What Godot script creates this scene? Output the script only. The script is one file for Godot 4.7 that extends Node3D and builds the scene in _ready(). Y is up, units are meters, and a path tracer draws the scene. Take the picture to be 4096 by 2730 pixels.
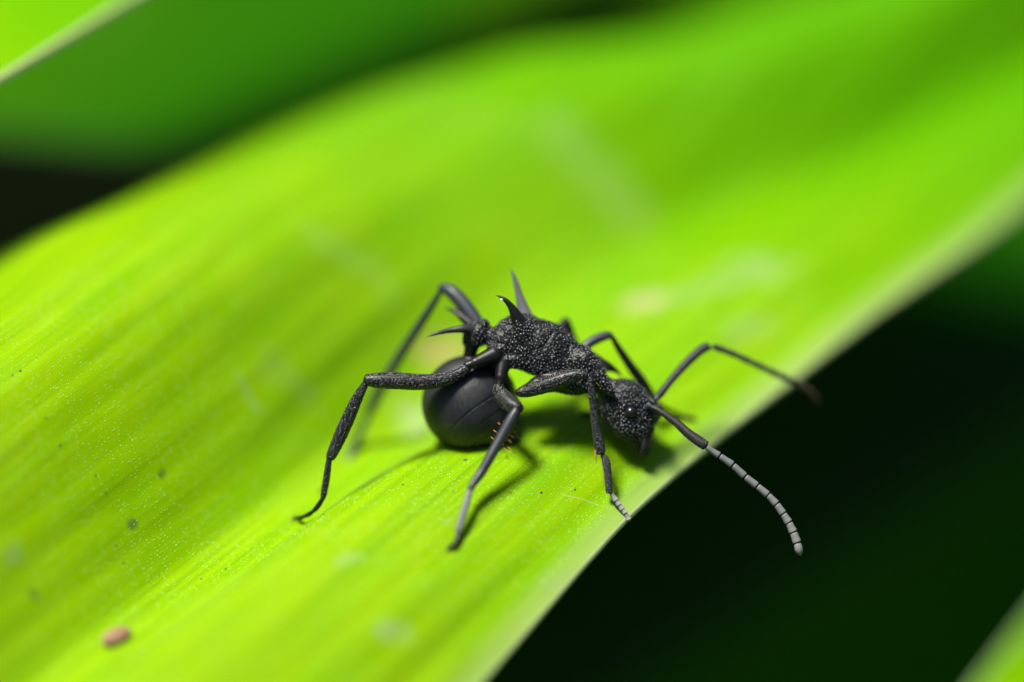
extends Node3D
# A black spiny ant on a strap leaf, at its real size. Lengths below are in millimetres (mm); MM turns them into metres.
const MM := 0.001
const E1 := Vector3(0.62, 0, -0.7846)      # along the leaf, towards its tip
const E2 := Vector3(0.7846, 0, 0.62)       # across the leaf, towards its near margin
const PROFILE := [[-12.5, -3.4], [-11.3, -1.15], [-10.2, -0.38], [-8.5, -0.2], [-7, -0.45], [-5.4, -1.75], [-4, -3.2], [-3.2, -3.62], [-2.3, -3.3], [-1.6, -2.7], [-0.84, -2.2], [0.2, -2.03], [1.2, -2.1], [2.2, -2.42], [3.14, -2.78], [4.2, -3.2], [5.5, -3.7]]
const FAR_MARGIN := [[-200, -13], [-15, -12.4], [-2, -10.545], [1, -10.317], [4, -9.9], [7, -9.06], [10, -7.566], [13, -5.185], [20, -2.6], [32, -1.2], [48, 1.4]]
const NEAR_MARGIN := [[-200, 4.352], [-16, 4.252], [-6, 3.352], [-3, 3.199], [0, 3.117], [3, 3.109], [6, 3.172], [9, 3.307], [12, 3.515], [16, 3.515], [24, 3.1], [36, 2.7], [48, 1.6]]

var rng := RandomNumberGenerator.new()
var noise_a := FastNoiseLite.new()
var noise_b := FastNoiseLite.new()
var blade_tex: ImageTexture

# ---------- small helpers ----------
func numbered(called: String) -> String:
	if not has_node(NodePath(called)):
		return called
	var n := 1
	while has_node(NodePath("%s_%03d" % [called, n])):
		n += 1
	return "%s_%03d" % [called, n]

func tag(o: Node, label: String, category: String, group := "") -> void:
	o.set_meta("label", label)
	o.set_meta("category", category)
	if group:
		o.set_meta("group", group)

func thing(called: String, at_mm: Vector3) -> Node3D:
	var o := Node3D.new()
	o.name = numbered(called)
	add_child(o)
	o.position = at_mm * MM
	return o

func lin(r: float, g: float, b: float) -> Color:
	return Color(r, g, b).linear_to_srgb()

func mat(color: Color, rough: float, spec := 0.5) -> StandardMaterial3D:
	var m := StandardMaterial3D.new()
	m.albedo_color = color
	m.roughness = rough
	m.metallic_specular = spec
	return m

# a mesh under construction, in mm
class Build:
	var v := PackedVector3Array()
	var n := PackedVector3Array()
	var c := PackedColorArray()
	var uv := PackedVector2Array()
	var f := PackedInt32Array()
	func tri(a: int, b: int, d: int) -> void:      # turned so that its front is the side the normals point to
		var g := (v[b] - v[a]).cross(v[d] - v[a])
		if g.dot(n[a] + n[b] + n[d]) > 0.0:
			f.append_array([a, d, b])
		else:
			f.append_array([a, b, d])
	func quad(a: int, b: int, d: int, e: int) -> void:
		tri(a, b, d)
		tri(a, d, e)
	func surface(mesh: ArrayMesh, origin: Vector3, m: Material) -> void:
		if f.is_empty():
			return
		var p := PackedVector3Array()
		p.resize(v.size())
		for i in v.size():
			p[i] = (v[i] - origin) * 0.001
		var a := []
		a.resize(Mesh.ARRAY_MAX)
		a[Mesh.ARRAY_VERTEX] = p
		a[Mesh.ARRAY_NORMAL] = n
		if c.size() == v.size():
			a[Mesh.ARRAY_COLOR] = c
		if uv.size() == v.size():
			a[Mesh.ARRAY_TEX_UV] = uv
		a[Mesh.ARRAY_INDEX] = f
		mesh.add_surface_from_arrays(Mesh.PRIMITIVE_TRIANGLES, a)
		mesh.surface_set_material(mesh.get_surface_count() - 1, m)

func commit(called: String, b: Build, m: Material, parent: Node3D, origin: Vector3) -> MeshInstance3D:
	var mesh := ArrayMesh.new()
	b.surface(mesh, origin, m)
	var o := MeshInstance3D.new()
	o.name = called
	o.mesh = mesh
	parent.add_child(o, true)
	return o

func hermite(k: Array, x: float) -> float:
	var last := k.size() - 1
	if x <= k[0][0]:
		return k[0][1]
	if x >= k[last][0]:
		return k[last][1]
	var i := 0
	while i < last - 1 and k[i + 1][0] <= x:
		i += 1
	var i0: int = maxi(i - 1, 0)
	var i3: int = mini(i + 2, last)
	var m0: float = (k[i + 1][1] - k[i0][1]) / (k[i + 1][0] - k[i0][0])
	var m1: float = (k[i3][1] - k[i][1]) / (k[i3][0] - k[i][0])
	var d: float = k[i + 1][0] - k[i][0]
	var u: float = (x - k[i][0]) / d
	var u2 := u * u
	var u3 := u2 * u
	return (2.0 * u3 - 3.0 * u2 + 1.0) * k[i][1] + (u3 - 2.0 * u2 + u) * d * m0 + (3.0 * u2 - 2.0 * u3) * k[i + 1][1] + (u3 - u2) * d * m1

# ---------- the leaf the ant stands on: height of its upper face over (s along, t across) ----------
var far_now := 0.0
var near_now := 0.0
func margins(s: float) -> void:
	far_now = hermite(FAR_MARGIN, s)
	near_now = hermite(NEAR_MARGIN, s)

func leaf_height(s: float, t: float) -> float:     # margins(s) first
	var w := near_now - far_now
	var tn := lerpf(t, -11.3 + (t - far_now) / w * 14.45, smoothstep(-6.0, 0.0, s))
	var amp := 1.0 - 0.5 * smoothstep(-3.0, 7.0, s)
	var y := -2.4 + (hermite(PROFILE, tn) + 2.4) * amp
	y += 0.05 * sin(0.9 * s + 0.4) * sin(0.8 * t)
	y += 0.012 * sin(t * 9.5 + 0.35 * sin(0.5 * s)) + 0.014 * sin(t * 4.1 + 1.0 + 0.3 * sin(0.3 * s))      # parallel veins
	y += 0.035 * noise_a.get_noise_2d(s * 9.0, t * 26.0)                                                  # soft dents
	y -= 0.2 * maxf(0.0, t + 1.0) * 1.15 * smoothstep(-0.5, 6.5, -s)
	if s < -14.0:
		y -= 0.0072 * (s + 14.0) * (s + 14.0)
	if s > 16.0:
		y -= 0.01 * (s - 16.0) * (s - 16.0)
	return y

func leaf_point(s: float, t: float) -> Vector3:
	margins(s)
	var p := E1 * s + E2 * t
	p.y = leaf_height(s, t)
	return p

func leaf_normal(s: float, t: float, e := 0.05) -> Vector3:
	margins(s)
	var dt := (leaf_height(s, t + e) - leaf_height(s, t - e)) / (2.0 * e)
	margins(s + e)
	var a := leaf_height(s + e, t)
	margins(s - e)
	var b := leaf_height(s - e, t)
	var ds := (a - b) / (2.0 * e)
	return (Vector3.UP - E1 * ds - E2 * dt).normalized()

func blade_texture() -> ImageTexture:      # green of the blade: lengthwise stripes, mottling, scars, water marks and painted sheen
	var w := 1536
	var hh := 640
	var im := Image.create(w, hh, false, Image.FORMAT_RGB8)
	var marks_and_sheen := [
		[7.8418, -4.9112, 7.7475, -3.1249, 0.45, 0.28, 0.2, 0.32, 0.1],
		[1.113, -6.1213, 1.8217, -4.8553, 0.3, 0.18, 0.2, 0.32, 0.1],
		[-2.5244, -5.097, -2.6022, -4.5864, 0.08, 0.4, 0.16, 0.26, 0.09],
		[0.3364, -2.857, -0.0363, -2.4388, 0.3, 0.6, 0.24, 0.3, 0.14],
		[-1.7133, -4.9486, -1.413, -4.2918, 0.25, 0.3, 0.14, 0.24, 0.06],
		[7.2587, 0.7426, 7.4478, 0.8853, 0.35, 0.55, 0.19, 0.27, 0.11],  # pale end of the sheen, painted into the blade colour
		[5.2728, -0.2052, 6.831, 0.6639, 0.25, 0.4, 0.2, 0.27, 0.12],  # streak of sheen painted into the blade colour
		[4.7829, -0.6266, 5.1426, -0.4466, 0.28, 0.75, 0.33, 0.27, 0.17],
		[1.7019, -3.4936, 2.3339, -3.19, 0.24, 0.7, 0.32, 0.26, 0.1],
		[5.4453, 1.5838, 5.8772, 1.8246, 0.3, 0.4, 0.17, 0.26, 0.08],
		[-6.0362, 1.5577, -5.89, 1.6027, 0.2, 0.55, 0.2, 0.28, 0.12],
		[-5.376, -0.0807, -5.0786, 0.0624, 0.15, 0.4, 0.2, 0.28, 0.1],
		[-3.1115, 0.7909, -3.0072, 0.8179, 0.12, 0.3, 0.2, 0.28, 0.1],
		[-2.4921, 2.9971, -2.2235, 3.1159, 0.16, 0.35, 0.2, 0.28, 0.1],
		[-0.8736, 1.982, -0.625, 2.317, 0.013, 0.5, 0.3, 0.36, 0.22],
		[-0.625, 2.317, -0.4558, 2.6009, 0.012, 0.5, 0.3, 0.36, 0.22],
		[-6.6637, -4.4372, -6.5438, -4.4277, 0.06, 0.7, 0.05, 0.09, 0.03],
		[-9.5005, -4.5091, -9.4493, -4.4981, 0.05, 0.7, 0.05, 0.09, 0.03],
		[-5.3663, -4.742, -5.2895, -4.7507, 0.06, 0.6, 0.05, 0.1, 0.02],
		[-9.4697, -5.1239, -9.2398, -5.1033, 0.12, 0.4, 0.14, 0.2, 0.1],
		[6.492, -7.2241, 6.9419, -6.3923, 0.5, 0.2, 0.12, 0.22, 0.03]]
	var across := FastNoiseLite.new()
	across.seed = 5
	across.frequency = 1.0
	across.fractal_octaves = 3
	var cells := FastNoiseLite.new()
	cells.seed = 9
	cells.noise_type = FastNoiseLite.TYPE_CELLULAR
	cells.frequency = 1.0
	for x in w:
		var s := -16.0 + 36.0 * (x + 0.5) / w
		margins(s)
		for y in hh:
			var t := far_now - ROLL + (near_now - far_now + ROLL) * (y + 0.5) / hh
			var stripe := across.get_noise_2d(s * 0.045, t * 1.3)
			var fine := across.get_noise_2d(s * 0.22 + 40.0, t * 6.0)
			var blotch := noise_b.get_noise_2d(s * 18.0, t * 30.0)
			var cell := cells.get_noise_2d(s * 7.0, t * 13.0)
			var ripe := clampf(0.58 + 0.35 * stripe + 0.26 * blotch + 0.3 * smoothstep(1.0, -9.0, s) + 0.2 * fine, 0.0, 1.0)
			var vein := smoothstep(0.12, 0.45, across.get_noise_2d(s * 0.05 + 90.0, t * 2.6))
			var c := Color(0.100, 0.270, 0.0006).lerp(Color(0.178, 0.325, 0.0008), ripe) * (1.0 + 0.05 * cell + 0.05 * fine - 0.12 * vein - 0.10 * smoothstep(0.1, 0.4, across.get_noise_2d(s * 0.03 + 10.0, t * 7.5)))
			var far_green := smoothstep(1.0, 15.0, s - 0.55 * (t + 3.0))      # deeper green towards the tip and the far margin
			c = c.lerp(Color(0.056, 0.215, 0.0009), 0.95 * far_green)
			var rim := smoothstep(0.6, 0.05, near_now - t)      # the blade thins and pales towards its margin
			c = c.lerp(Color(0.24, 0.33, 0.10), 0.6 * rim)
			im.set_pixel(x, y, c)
	for m in marks_and_sheen:
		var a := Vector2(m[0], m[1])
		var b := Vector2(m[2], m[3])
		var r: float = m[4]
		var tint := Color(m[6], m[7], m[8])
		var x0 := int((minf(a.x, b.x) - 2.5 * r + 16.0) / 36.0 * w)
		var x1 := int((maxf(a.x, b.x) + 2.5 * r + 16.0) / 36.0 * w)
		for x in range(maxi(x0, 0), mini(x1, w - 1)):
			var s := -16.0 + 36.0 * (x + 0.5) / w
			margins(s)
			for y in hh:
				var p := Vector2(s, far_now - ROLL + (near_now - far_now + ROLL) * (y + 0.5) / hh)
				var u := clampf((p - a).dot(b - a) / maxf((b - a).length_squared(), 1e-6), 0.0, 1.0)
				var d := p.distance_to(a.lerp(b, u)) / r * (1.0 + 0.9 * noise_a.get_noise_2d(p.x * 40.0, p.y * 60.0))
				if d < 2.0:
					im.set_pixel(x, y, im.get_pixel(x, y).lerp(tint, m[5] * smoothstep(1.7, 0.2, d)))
	for x in w:
		for y in hh:
			im.set_pixel(x, y, im.get_pixel(x, y).linear_to_srgb())
	return ImageTexture.create_from_image(im)

func main_leaf() -> void:
	var ss := PackedFloat32Array()
	var s := -158.0
	while s < 47.6:
		ss.append(s)
		s += 3.0 if s < -22.0 else (0.085 if s > -14.5 and s < 15.5 else 0.5)
	var rows := 190
	var origin := leaf_point(-158.0, -3.0)
	var o := thing("leaf", origin)
	tag(o, "broad bright yellow-green strap leaf that the black ant stands on", "leaf", "strap leaves of the plant")
	var top := Build.new()
	var under := Build.new()
	var rim := Build.new()
	for i in ss.size():
		var si := ss[i]
		margins(si)
		var f0 := far_now - ROLL
		var n0 := near_now
		for j in rows + 1:
			var t := f0 + (n0 - f0) * j / rows
			top.v.append(leaf_point(si, t))
			top.n.append(leaf_normal(si, t))
			top.uv.append(Vector2((si + 16.0) / 36.0, (j + 0.0) / rows))
		for j in 31:
			var t := f0 + (n0 - f0) * j / 30.0
			var nn := leaf_normal(si, t)
			under.v.append(leaf_point(si, t) - nn * 0.19)
			under.n.append(-nn)
			under.uv.append(Vector2((si + 16.0) / 36.0, j / 30.0))
		for side in 2:                                    # rounded margin
			var t: float = f0 if side == 0 else n0
			var nn := leaf_normal(si, t)
			var out := E2 * (-1.0 if side == 0 else 1.0)
			out = (out - nn * out.dot(nn)).normalized()
			var p := leaf_point(si, t) - nn * 0.095
			for k in 7:
				var a := PI * k / 6.0
				var d := nn * cos(a) + out * sin(a)
				rim.v.append(p + nn * cos(a) * 0.095 + out * sin(a) * 0.085)
				rim.n.append(d)
	for i in ss.size() - 1:
		for j in rows:
			var a := i * (rows + 1) + j
			top.quad(a, a + 1, a + rows + 2, a + rows + 1)
		for j in 30:
			var a := i * 31 + j
			under.quad(a, a + 1, a + 32, a + 31)
		for side in 2:
			for k in 6:
				var a := (i * 2 + side) * 7 + k
				rim.quad(a, a + 1, a + 15, a + 14)
	var m := mat(Color.WHITE, 0.42, 0.17)
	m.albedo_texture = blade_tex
	m.backlight_enabled = true
	m.backlight = Color(0.5, 0.5, 0.5)
	var mesh := ArrayMesh.new()
	top.surface(mesh, origin, m)
	under.surface(mesh, origin, m)
	var blade := MeshInstance3D.new()
	blade.name = "blade"
	blade.mesh = mesh
	o.add_child(blade, true)
	var pale := mat(lin(0.36, 0.44, 0.20), 0.5, 0.3)
	pale.backlight_enabled = true
	pale.backlight = Color(0.8, 0.8, 0.8)
	commit("margin", rim, pale, o, origin)
	# papillae: rows of tiny bumps all over the upper face, glints painted as pale colour
	var spots: Array[Transform3D] = []
	for i in 230:
		for j in 225:
			var sp := -13.0 + i * 0.09 + rng.randf_range(-0.045, 0.045)
			var tp := -8.6 + j * 0.055 + rng.randf_range(-0.014, 0.014)
			margins(sp)
			if tp > near_now - 0.25 or tp < far_now + 0.3 or rng.randf() < 0.5 + 0.4 * noise_a.get_noise_2d(sp * 40.0, tp * 40.0):
				continue
			var nn := leaf_normal(sp, tp)
			var x := (E1 - nn * E1.dot(nn)).normalized()
			var k := rng.randf_range(0.5, 1.15)
			spots.append(Transform3D(x * 0.022 * k, nn * 0.006 * k, x.cross(nn) * 0.0085 * k, leaf_point(sp, tp)))
	scatter("papillae", spots, mat(lin(0.25, 0.44, 0.09), 0.35, 0.4), o, origin, 8, 4)

func scatter(called: String, spots: Array[Transform3D], m: Material, parent: Node3D, origin: Vector3, around: int, up: int) -> void:
	var ball := SphereMesh.new()
	ball.radius = 1.0
	ball.height = 2.0
	ball.radial_segments = around
	ball.rings = up
	ball.material = m
	var mm := MultiMesh.new()
	mm.transform_format = MultiMesh.TRANSFORM_3D
	mm.mesh = ball
	mm.instance_count = spots.size()
	for i in spots.size():
		var t := spots[i]
		mm.set_instance_transform(i, Transform3D(t.basis.x * MM, t.basis.y * MM, t.basis.z * MM, (t.origin - origin) * MM))
	var o := MultiMeshInstance3D.new()
	o.name = called
	o.multimesh = mm
	o.set_meta("kind", "stuff")
	parent.add_child(o, true)

# ---------- other leaves: a blade swept along a midline, with a channel down its middle ----------
func strap_leaf(label: String, mid: Array, across: Array, half: Array, channel: float, tint: Color, clear := 0.3, edge_first := 0.0, gloss := 0.1) -> void:
	var origin: Vector3 = mid[0]
	var o := thing("leaf", origin)
	tag(o, label, "leaf", "strap leaves of the plant")
	var steps := 12
	var n := (mid.size() - 1) * steps + 1
	var pts := PackedVector3Array()
	var acr := PackedVector3Array()
	var wid := PackedFloat32Array()
	for i in n:
		var seg: int = mini(i / steps, mid.size() - 2)
		var u := float(i - seg * steps) / steps
		var a: int = maxi(seg - 1, 0)
		var d: int = mini(seg + 2, mid.size() - 1)
		pts.append(mid[seg].cubic_interpolate(mid[seg + 1], mid[a], mid[d], u))
		acr.append(across[seg].cubic_interpolate(across[seg + 1], across[a], across[d], u).normalized())
		wid.append(cubic_interpolate(half[seg], half[seg + 1], half[a], half[d], u))
	var cols := 28
	var top := Build.new()
	var under := Build.new()
	var rim := Build.new()
	for i in n:
		var along := (pts[mini(i + 1, n - 1)] - pts[maxi(i - 1, 0)]).normalized()
		var up := acr[i].cross(along).normalized()
		if up.y < 0.0:
			up = -up
		for j in cols + 1:
			var x := -1.0 + 2.0 * j / cols
			var p := pts[i] + acr[i] * x * wid[i] + up * channel * (x * x - 0.3 + 0.04 * sin(x * 24.0))
			var nn := (up * wid[i] - acr[i] * channel * 2.0 * x).normalized()
			top.v.append(p)
			top.n.append(nn)
			top.uv.append(Vector2(i * 0.05, edge_first + (1.0 - 2.0 * edge_first) * j / cols))
			under.v.append(p - nn * 0.2)
			under.n.append(-nn)
			under.uv.append(Vector2(i * 0.05, edge_first + (1.0 - 2.0 * edge_first) * j / cols))
			if j == 0 or j == cols:
				var out := acr[i] * signf(x)
				for k in 5:
					var a := PI * k / 4.0
					rim.v.append(p - nn * 0.1 + nn * cos(a) * 0.1 + out * sin(a) * 0.10)
					rim.n.append(nn * cos(a) + out * sin(a))
	for i in n - 1:
		for j in cols:
			var a := i * (cols + 1) + j
			top.quad(a, a + 1, a + cols + 2, a + cols + 1)
			under.quad(a, a + 1, a + cols + 2, a + cols + 1)
		for side in 2:
			for k in 4:
				var a := (i * 2 + side) * 5 + k
				rim.quad(a, a + 1, a + 11, a + 10)
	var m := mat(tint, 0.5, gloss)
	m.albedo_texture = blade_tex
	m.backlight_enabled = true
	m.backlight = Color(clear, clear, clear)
	var mesh := ArrayMesh.new()
	top.surface(mesh, origin, m)
	under.surface(mesh, origin, m)
	var blade := MeshInstance3D.new()
	blade.name = "blade"
	blade.mesh = mesh
	o.add_child(blade, true)
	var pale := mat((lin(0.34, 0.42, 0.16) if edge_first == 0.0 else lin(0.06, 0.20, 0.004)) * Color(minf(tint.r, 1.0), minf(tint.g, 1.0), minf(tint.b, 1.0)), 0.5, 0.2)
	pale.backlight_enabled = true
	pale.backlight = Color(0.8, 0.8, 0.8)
	commit("margin", rim, pale, o, origin)

# ---------- the ant ----------
# The trunk (head, mesosoma, petiole, gaster, coxae) is one field of ellipsoids and tapered capsules joined by a smooth
# minimum and meshed as surface nets; spines and legs are swept tubes that grow out of it in the same mesh.
var shapes := []            # [tag, centre or a, axes / b, radii, blend]
const SUTURES := [[Vector3(1.3516, -0.2708, -0.1691), Vector3(1.1774, -0.2916, 0.0375)], [Vector3(1.1774, -0.2916, 0.0375), Vector3(0.8612, -0.4508, 0.1745)], [Vector3(0.2865, -0.0441, -0.1686), Vector3(0.4445, -0.2294, 0.0143)], [Vector3(0.4445, -0.2294, 0.0143), Vector3(0.1715, -0.376, 0.1161)],
	[Vector3(-0.2597, -0.4199, 0.0743), Vector3(-0.001, -0.4745, 0.1676)], [Vector3(-0.001, -0.4745, 0.1676), Vector3(0.4302, -0.5599, 0.2217)], [Vector3(-0.4038, -0.1859, -0.2101), Vector3(-0.1159, -0.1635, -0.088)], [Vector3(0.8043, -0.013, -0.269), Vector3(0.6313, -0.213, -0.0113)]]
const ROLL := 1.2      # the far margin rolls down this far beyond the crest one sees
const EYE := Vector3(2.3822, -1.3005, 0.6544)
const GRANULAR := 0
const SMOOTH := 1
const PLAIN := 2

func ell(tagged: int, blend: float, c: Vector3, ax: Vector3, ay: Vector3, az: Vector3, r: Vector3) -> void:
	shapes.append([tagged, blend, c, ax, ay, az, r, maxf(r.x, maxf(r.y, r.z))])

func cap(tagged: int, blend: float, a: Vector3, b: Vector3, ra: float, rb: float) -> void:
	shapes.append([tagged, blend, a, b, ra, rb])

func shape_distance(q: Array, p: Vector3) -> float:
	if q.size() == 8:
		var r: Vector3 = q[6]
		var w: Vector3 = p - q[2]
		var l := Vector3(w.dot(q[3]), w.dot(q[4]), w.dot(q[5])) / r
		var k0 := l.length()
		var k1 := (l / r).length()
		var d: float = k0 * (k0 - 1.0) / maxf(k1, 1e-9)
		if q[0] == SMOOTH:                                  # seams between the plates of the gaster
			for seam in gaster_seams:
				var x: float = w.dot(seam_axis) - seam + 0.25 * w.dot(q[5]) * w.dot(q[5])
				d += 0.010 * exp(-x * x / 0.0003) + 0.009 / (1.0 + exp(-x * 60.0))
		return d
	var a: Vector3 = q[2]
	var ab: Vector3 = q[3] - a
	var u := clampf((p - a).dot(ab) / ab.length_squared(), 0.0, 1.0)
	return p.distance_to(a + ab * u) - lerpf(q[4], q[5], u)

var gaster_seams := [0.25, 0.55, 0.74]
var seam_axis := Vector3(0.6, -0.6304, 0.4925)

func field(p: Vector3, list: PackedInt32Array) -> float:
	var d := 9.0
	var nearest := 9.0
	var kind := PLAIN
	for i in list:
		var q: Array = shapes[i]
		var e := shape_distance(q, p)
		var k: float = q[1]
		if e < nearest:
			nearest = e
			kind = q[0]
		var hh := maxf(k - absf(d - e), 0.0) / k
		d = minf(d, e) - hh * hh * k * 0.25
	if kind == GRANULAR:                        # uneven plates, and the seams between them
		d += 0.024 * noise_b.get_noise_3d(p.x * 330.0, p.y * 330.0, p.z * 330.0)
		for seam in SUTURES:
			var ab: Vector3 = seam[1] - seam[0]
			var u := clampf((p - seam[0]).dot(ab) / ab.length_squared(), 0.0, 1.0)
			var x: float = p.distance_squared_to(seam[0] + ab * u)
			if x < 0.012:
				d += 0.035 * exp(-x / 0.0016)
	return d

func gradient(p: Vector3, list: PackedInt32Array) -> Vector3:
	var e := 0.008
	return Vector3(field(p + Vector3(e, 0, 0), list) - field(p - Vector3(e, 0, 0), list), field(p + Vector3(0, e, 0), list) - field(p - Vector3(0, e, 0), list), field(p + Vector3(0, 0, e), list) - field(p - Vector3(0, 0, e), list)).normalized()

var grain_p: Array[Vector3] = []      # places of granules on the trunk
var grain_n: Array[Vector3] = []

func net_trunk(lo: Vector3, hi: Vector3, cell: float, out: Array) -> void:
	var nb := Vector3i(((hi - lo) / (cell * 8.0)).ceil())
	var where := {}                     # cell key -> vertex number
	var tags := PackedInt32Array()
	var vs := PackedVector3Array()
	var ns := PackedVector3Array()
	var faces: Array[Vector4i] = []     # (x, y, z of the edge's start, axis * 2 + sign)
	var reach := cell * 4.0 * sqrt(3.0) + 0.02
	var g := PackedFloat32Array()
	g.resize(729)
	for bz in nb.z:
		for by in nb.y:
			for bx in nb.x:
				var mid := lo + (Vector3(bx, by, bz) + Vector3(0.5, 0.5, 0.5)) * cell * 8.0
				var list := PackedInt32Array()
				var near := 9.0
				for i in shapes.size():
					var e := shape_distance(shapes[i], mid)
					if e < reach * 1.7 + 0.12:
						list.append(i)
					near = minf(near, e)
				if near > reach * 1.5 + 0.05 or near < -reach * 2.2:
					continue
				for k in 9:
					for j in 9:
						for i in 9:
							g[i + 9 * j + 81 * k] = field(lo + Vector3(bx * 8 + i, by * 8 + j, bz * 8 + k) * cell, list)
				for k in 8:
					for j in 8:
						for i in 8:
							var at := i + 9 * j + 81 * k
							var sum := Vector3.ZERO
							var hits := 0
							for e in 12:
								var a0: Vector3i = EDGES[e][0]
								var b0: Vector3i = EDGES[e][1]
								var ga := g[at + a0.x + 9 * a0.y + 81 * a0.z]
								var gb := g[at + b0.x + 9 * b0.y + 81 * b0.z]
								if (ga < 0.0) != (gb < 0.0):
									sum += Vector3(a0).lerp(Vector3(b0), ga / (ga - gb))
									hits += 1
							if hits == 0:
								continue
							var cx := bx * 8 + i
							var cy := by * 8 + j
							var cz := bz * 8 + k
							var p := lo + (Vector3(cx, cy, cz) + sum / hits) * cell
							var nn := gradient(p, list)
							p -= nn * field(p, list)
							where[cx + cy * 1024 + cz * 1048576] = vs.size()
							vs.append(p)
							ns.append(nn)
							var best := 9.0
							var kind := 0
							for q in list:
								var e := shape_distance(shapes[q], p)
								if e < best:
									best = e
									kind = shapes[q][0]
							tags.append(kind)
							var inside := g[at] < 0.0
							for axis in 3:
								var other := g[at + [1, 9, 81][axis]] < 0.0
								if inside != other:
									faces.append(Vector4i(cx, cy, cz, axis))
	var maps := [{}, {}, {}]
	for fc in faces:
		var key := fc.x + fc.y * 1024 + fc.z * 1048576
		var du: int = [1024, 1048576, 1][fc.w]
		var dv: int = [1048576, 1, 1024][fc.w]
		if not (where.has(key - du) and where.has(key - dv) and where.has(key - du - dv)):
			continue
		var four := [where[key], where[key - du], where[key - du - dv], where[key - dv]]
		var kind: int = tags[four[0]]
		var b: Build = out[kind]
		var ids := []
		for q in four:
			if not maps[kind].has(q):
				maps[kind][q] = b.v.size()
				b.v.append(vs[q])
				b.n.append(ns[q])
				b.c.append(Color.WHITE)
			ids.append(maps[kind][q])
		b.quad(ids[0], ids[1], ids[2], ids[3])
	for i in vs.size():
		if tags[i] == GRANULAR:
			grain_p.append(vs[i])
			grain_n.append(ns[i])

const EDGES := [[Vector3i(0, 0, 0), Vector3i(1, 0, 0)], [Vector3i(0, 1, 0), Vector3i(1, 1, 0)], [Vector3i(0, 0, 1), Vector3i(1, 0, 1)], [Vector3i(0, 1, 1), Vector3i(1, 1, 1)],
	[Vector3i(0, 0, 0), Vector3i(0, 1, 0)], [Vector3i(1, 0, 0), Vector3i(1, 1, 0)], [Vector3i(0, 0, 1), Vector3i(0, 1, 1)], [Vector3i(1, 0, 1), Vector3i(1, 1, 1)],
	[Vector3i(0, 0, 0), Vector3i(0, 0, 1)], [Vector3i(1, 0, 0), Vector3i(1, 0, 1)], [Vector3i(0, 1, 0), Vector3i(0, 1, 1)], [Vector3i(1, 1, 0), Vector3i(1, 1, 1)]]

# a swept tube through points with radii; rough > 0 notes that many places per square mm for small granules
var leg_p: Array[Vector3] = []
var leg_n: Array[Vector3] = []
func tube(b: Build, pts: Array, radii: Array, color := Color(1, 1, 1), rough := 0.0, round_a := 0.7, round_b := 0.7, sub := 6, around := 14, tip := Color(-1, 0, 0)) -> void:
	var n := (pts.size() - 1) * sub + 1
	var cs := PackedVector3Array()
	var rs := PackedFloat32Array()
	for i in n:
		var seg: int = mini(i / sub, pts.size() - 2)
		var u := float(i - seg * sub) / sub
		var a: int = maxi(seg - 1, 0)
		var d: int = mini(seg + 2, pts.size() - 1)
		cs.append(pts[seg].cubic_interpolate(pts[seg + 1], pts[a], pts[d], u))
		rs.append(maxf(cubic_interpolate(radii[seg], radii[seg + 1], radii[a], radii[d], u), 0.001))
	var first := (cs[1] - cs[0]).normalized()
	var last := (cs[n - 1] - cs[n - 2]).normalized()
	var rings := []                     # [centre, radius, direction, lean of the normal]
	for k in [3, 2, 1]:
		var a: float = PI / 2 * k / 3.0
		rings.append([cs[0] - first * rs[0] * round_a * sin(a), rs[0] * cos(a), first, -sin(a)])
	for i in n:
		var dir := (cs[mini(i + 1, n - 1)] - cs[maxi(i - 1, 0)])
		var slope := (rs[mini(i + 1, n - 1)] - rs[maxi(i - 1, 0)]) / maxf(dir.length(), 1e-6)
		rings.append([cs[i], rs[i], dir.normalized(), -clampf(slope, -0.8, 0.8)])
	for k in [1, 2, 3]:
		var a: float = PI / 2 * k / 3.0
		rings.append([cs[n - 1] + last * rs[n - 1] * round_b * sin(a), rs[n - 1] * cos(a), last, sin(a)])
	var side := first.cross(Vector3(0.3, 0.9, 0.2)).normalized()
	var start := b.v.size()
	for i in rings.size():
		var q: Array = rings[i]
		var dir: Vector3 = q[2]
		side = (side - dir * side.dot(dir)).normalized()
		var up := dir.cross(side)
		for k in around:
			var a := TAU * k / around
			var w := side * cos(a) + up * sin(a)
			var lean: float = q[3]
			var nn: Vector3 = (w * sqrt(maxf(1.0 - lean * lean, 0.0)) + dir * lean).normalized()
			b.v.append(q[0] + w * maxf(q[1], 0.0004))
			b.n.append(nn)
			b.c.append(color if tip.r < 0.0 else color.lerp(tip, clampf(float(i - 3) / n, 0.0, 1.0)))
	for i in rings.size() - 1:
		for k in around:
			var a := start + i * around + k
			var d := start + i * around + (k + 1) % around
			b.quad(a, d, d + around, a + around)
	if rough > 0.0:
		for i in n - 1:
			var area := TAU * rs[i] * cs[i].distance_to(cs[i + 1])
			var many := area * rough
			var count := int(many) + (1 if rng.randf() < many - int(many) else 0)
			var dir := (cs[i + 1] - cs[i]).normalized()
			var s2 := dir.cross(Vector3(0.3, 0.9, 0.2)).normalized()
			for k in count:
				var a := rng.randf() * TAU
				var w := s2 * cos(a) + dir.cross(s2) * sin(a)
				var u := rng.randf()
				leg_p.append(cs[i].lerp(cs[i + 1], u) + w * lerpf(rs[i], rs[i + 1], u))
				leg_n.append(w)

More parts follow.
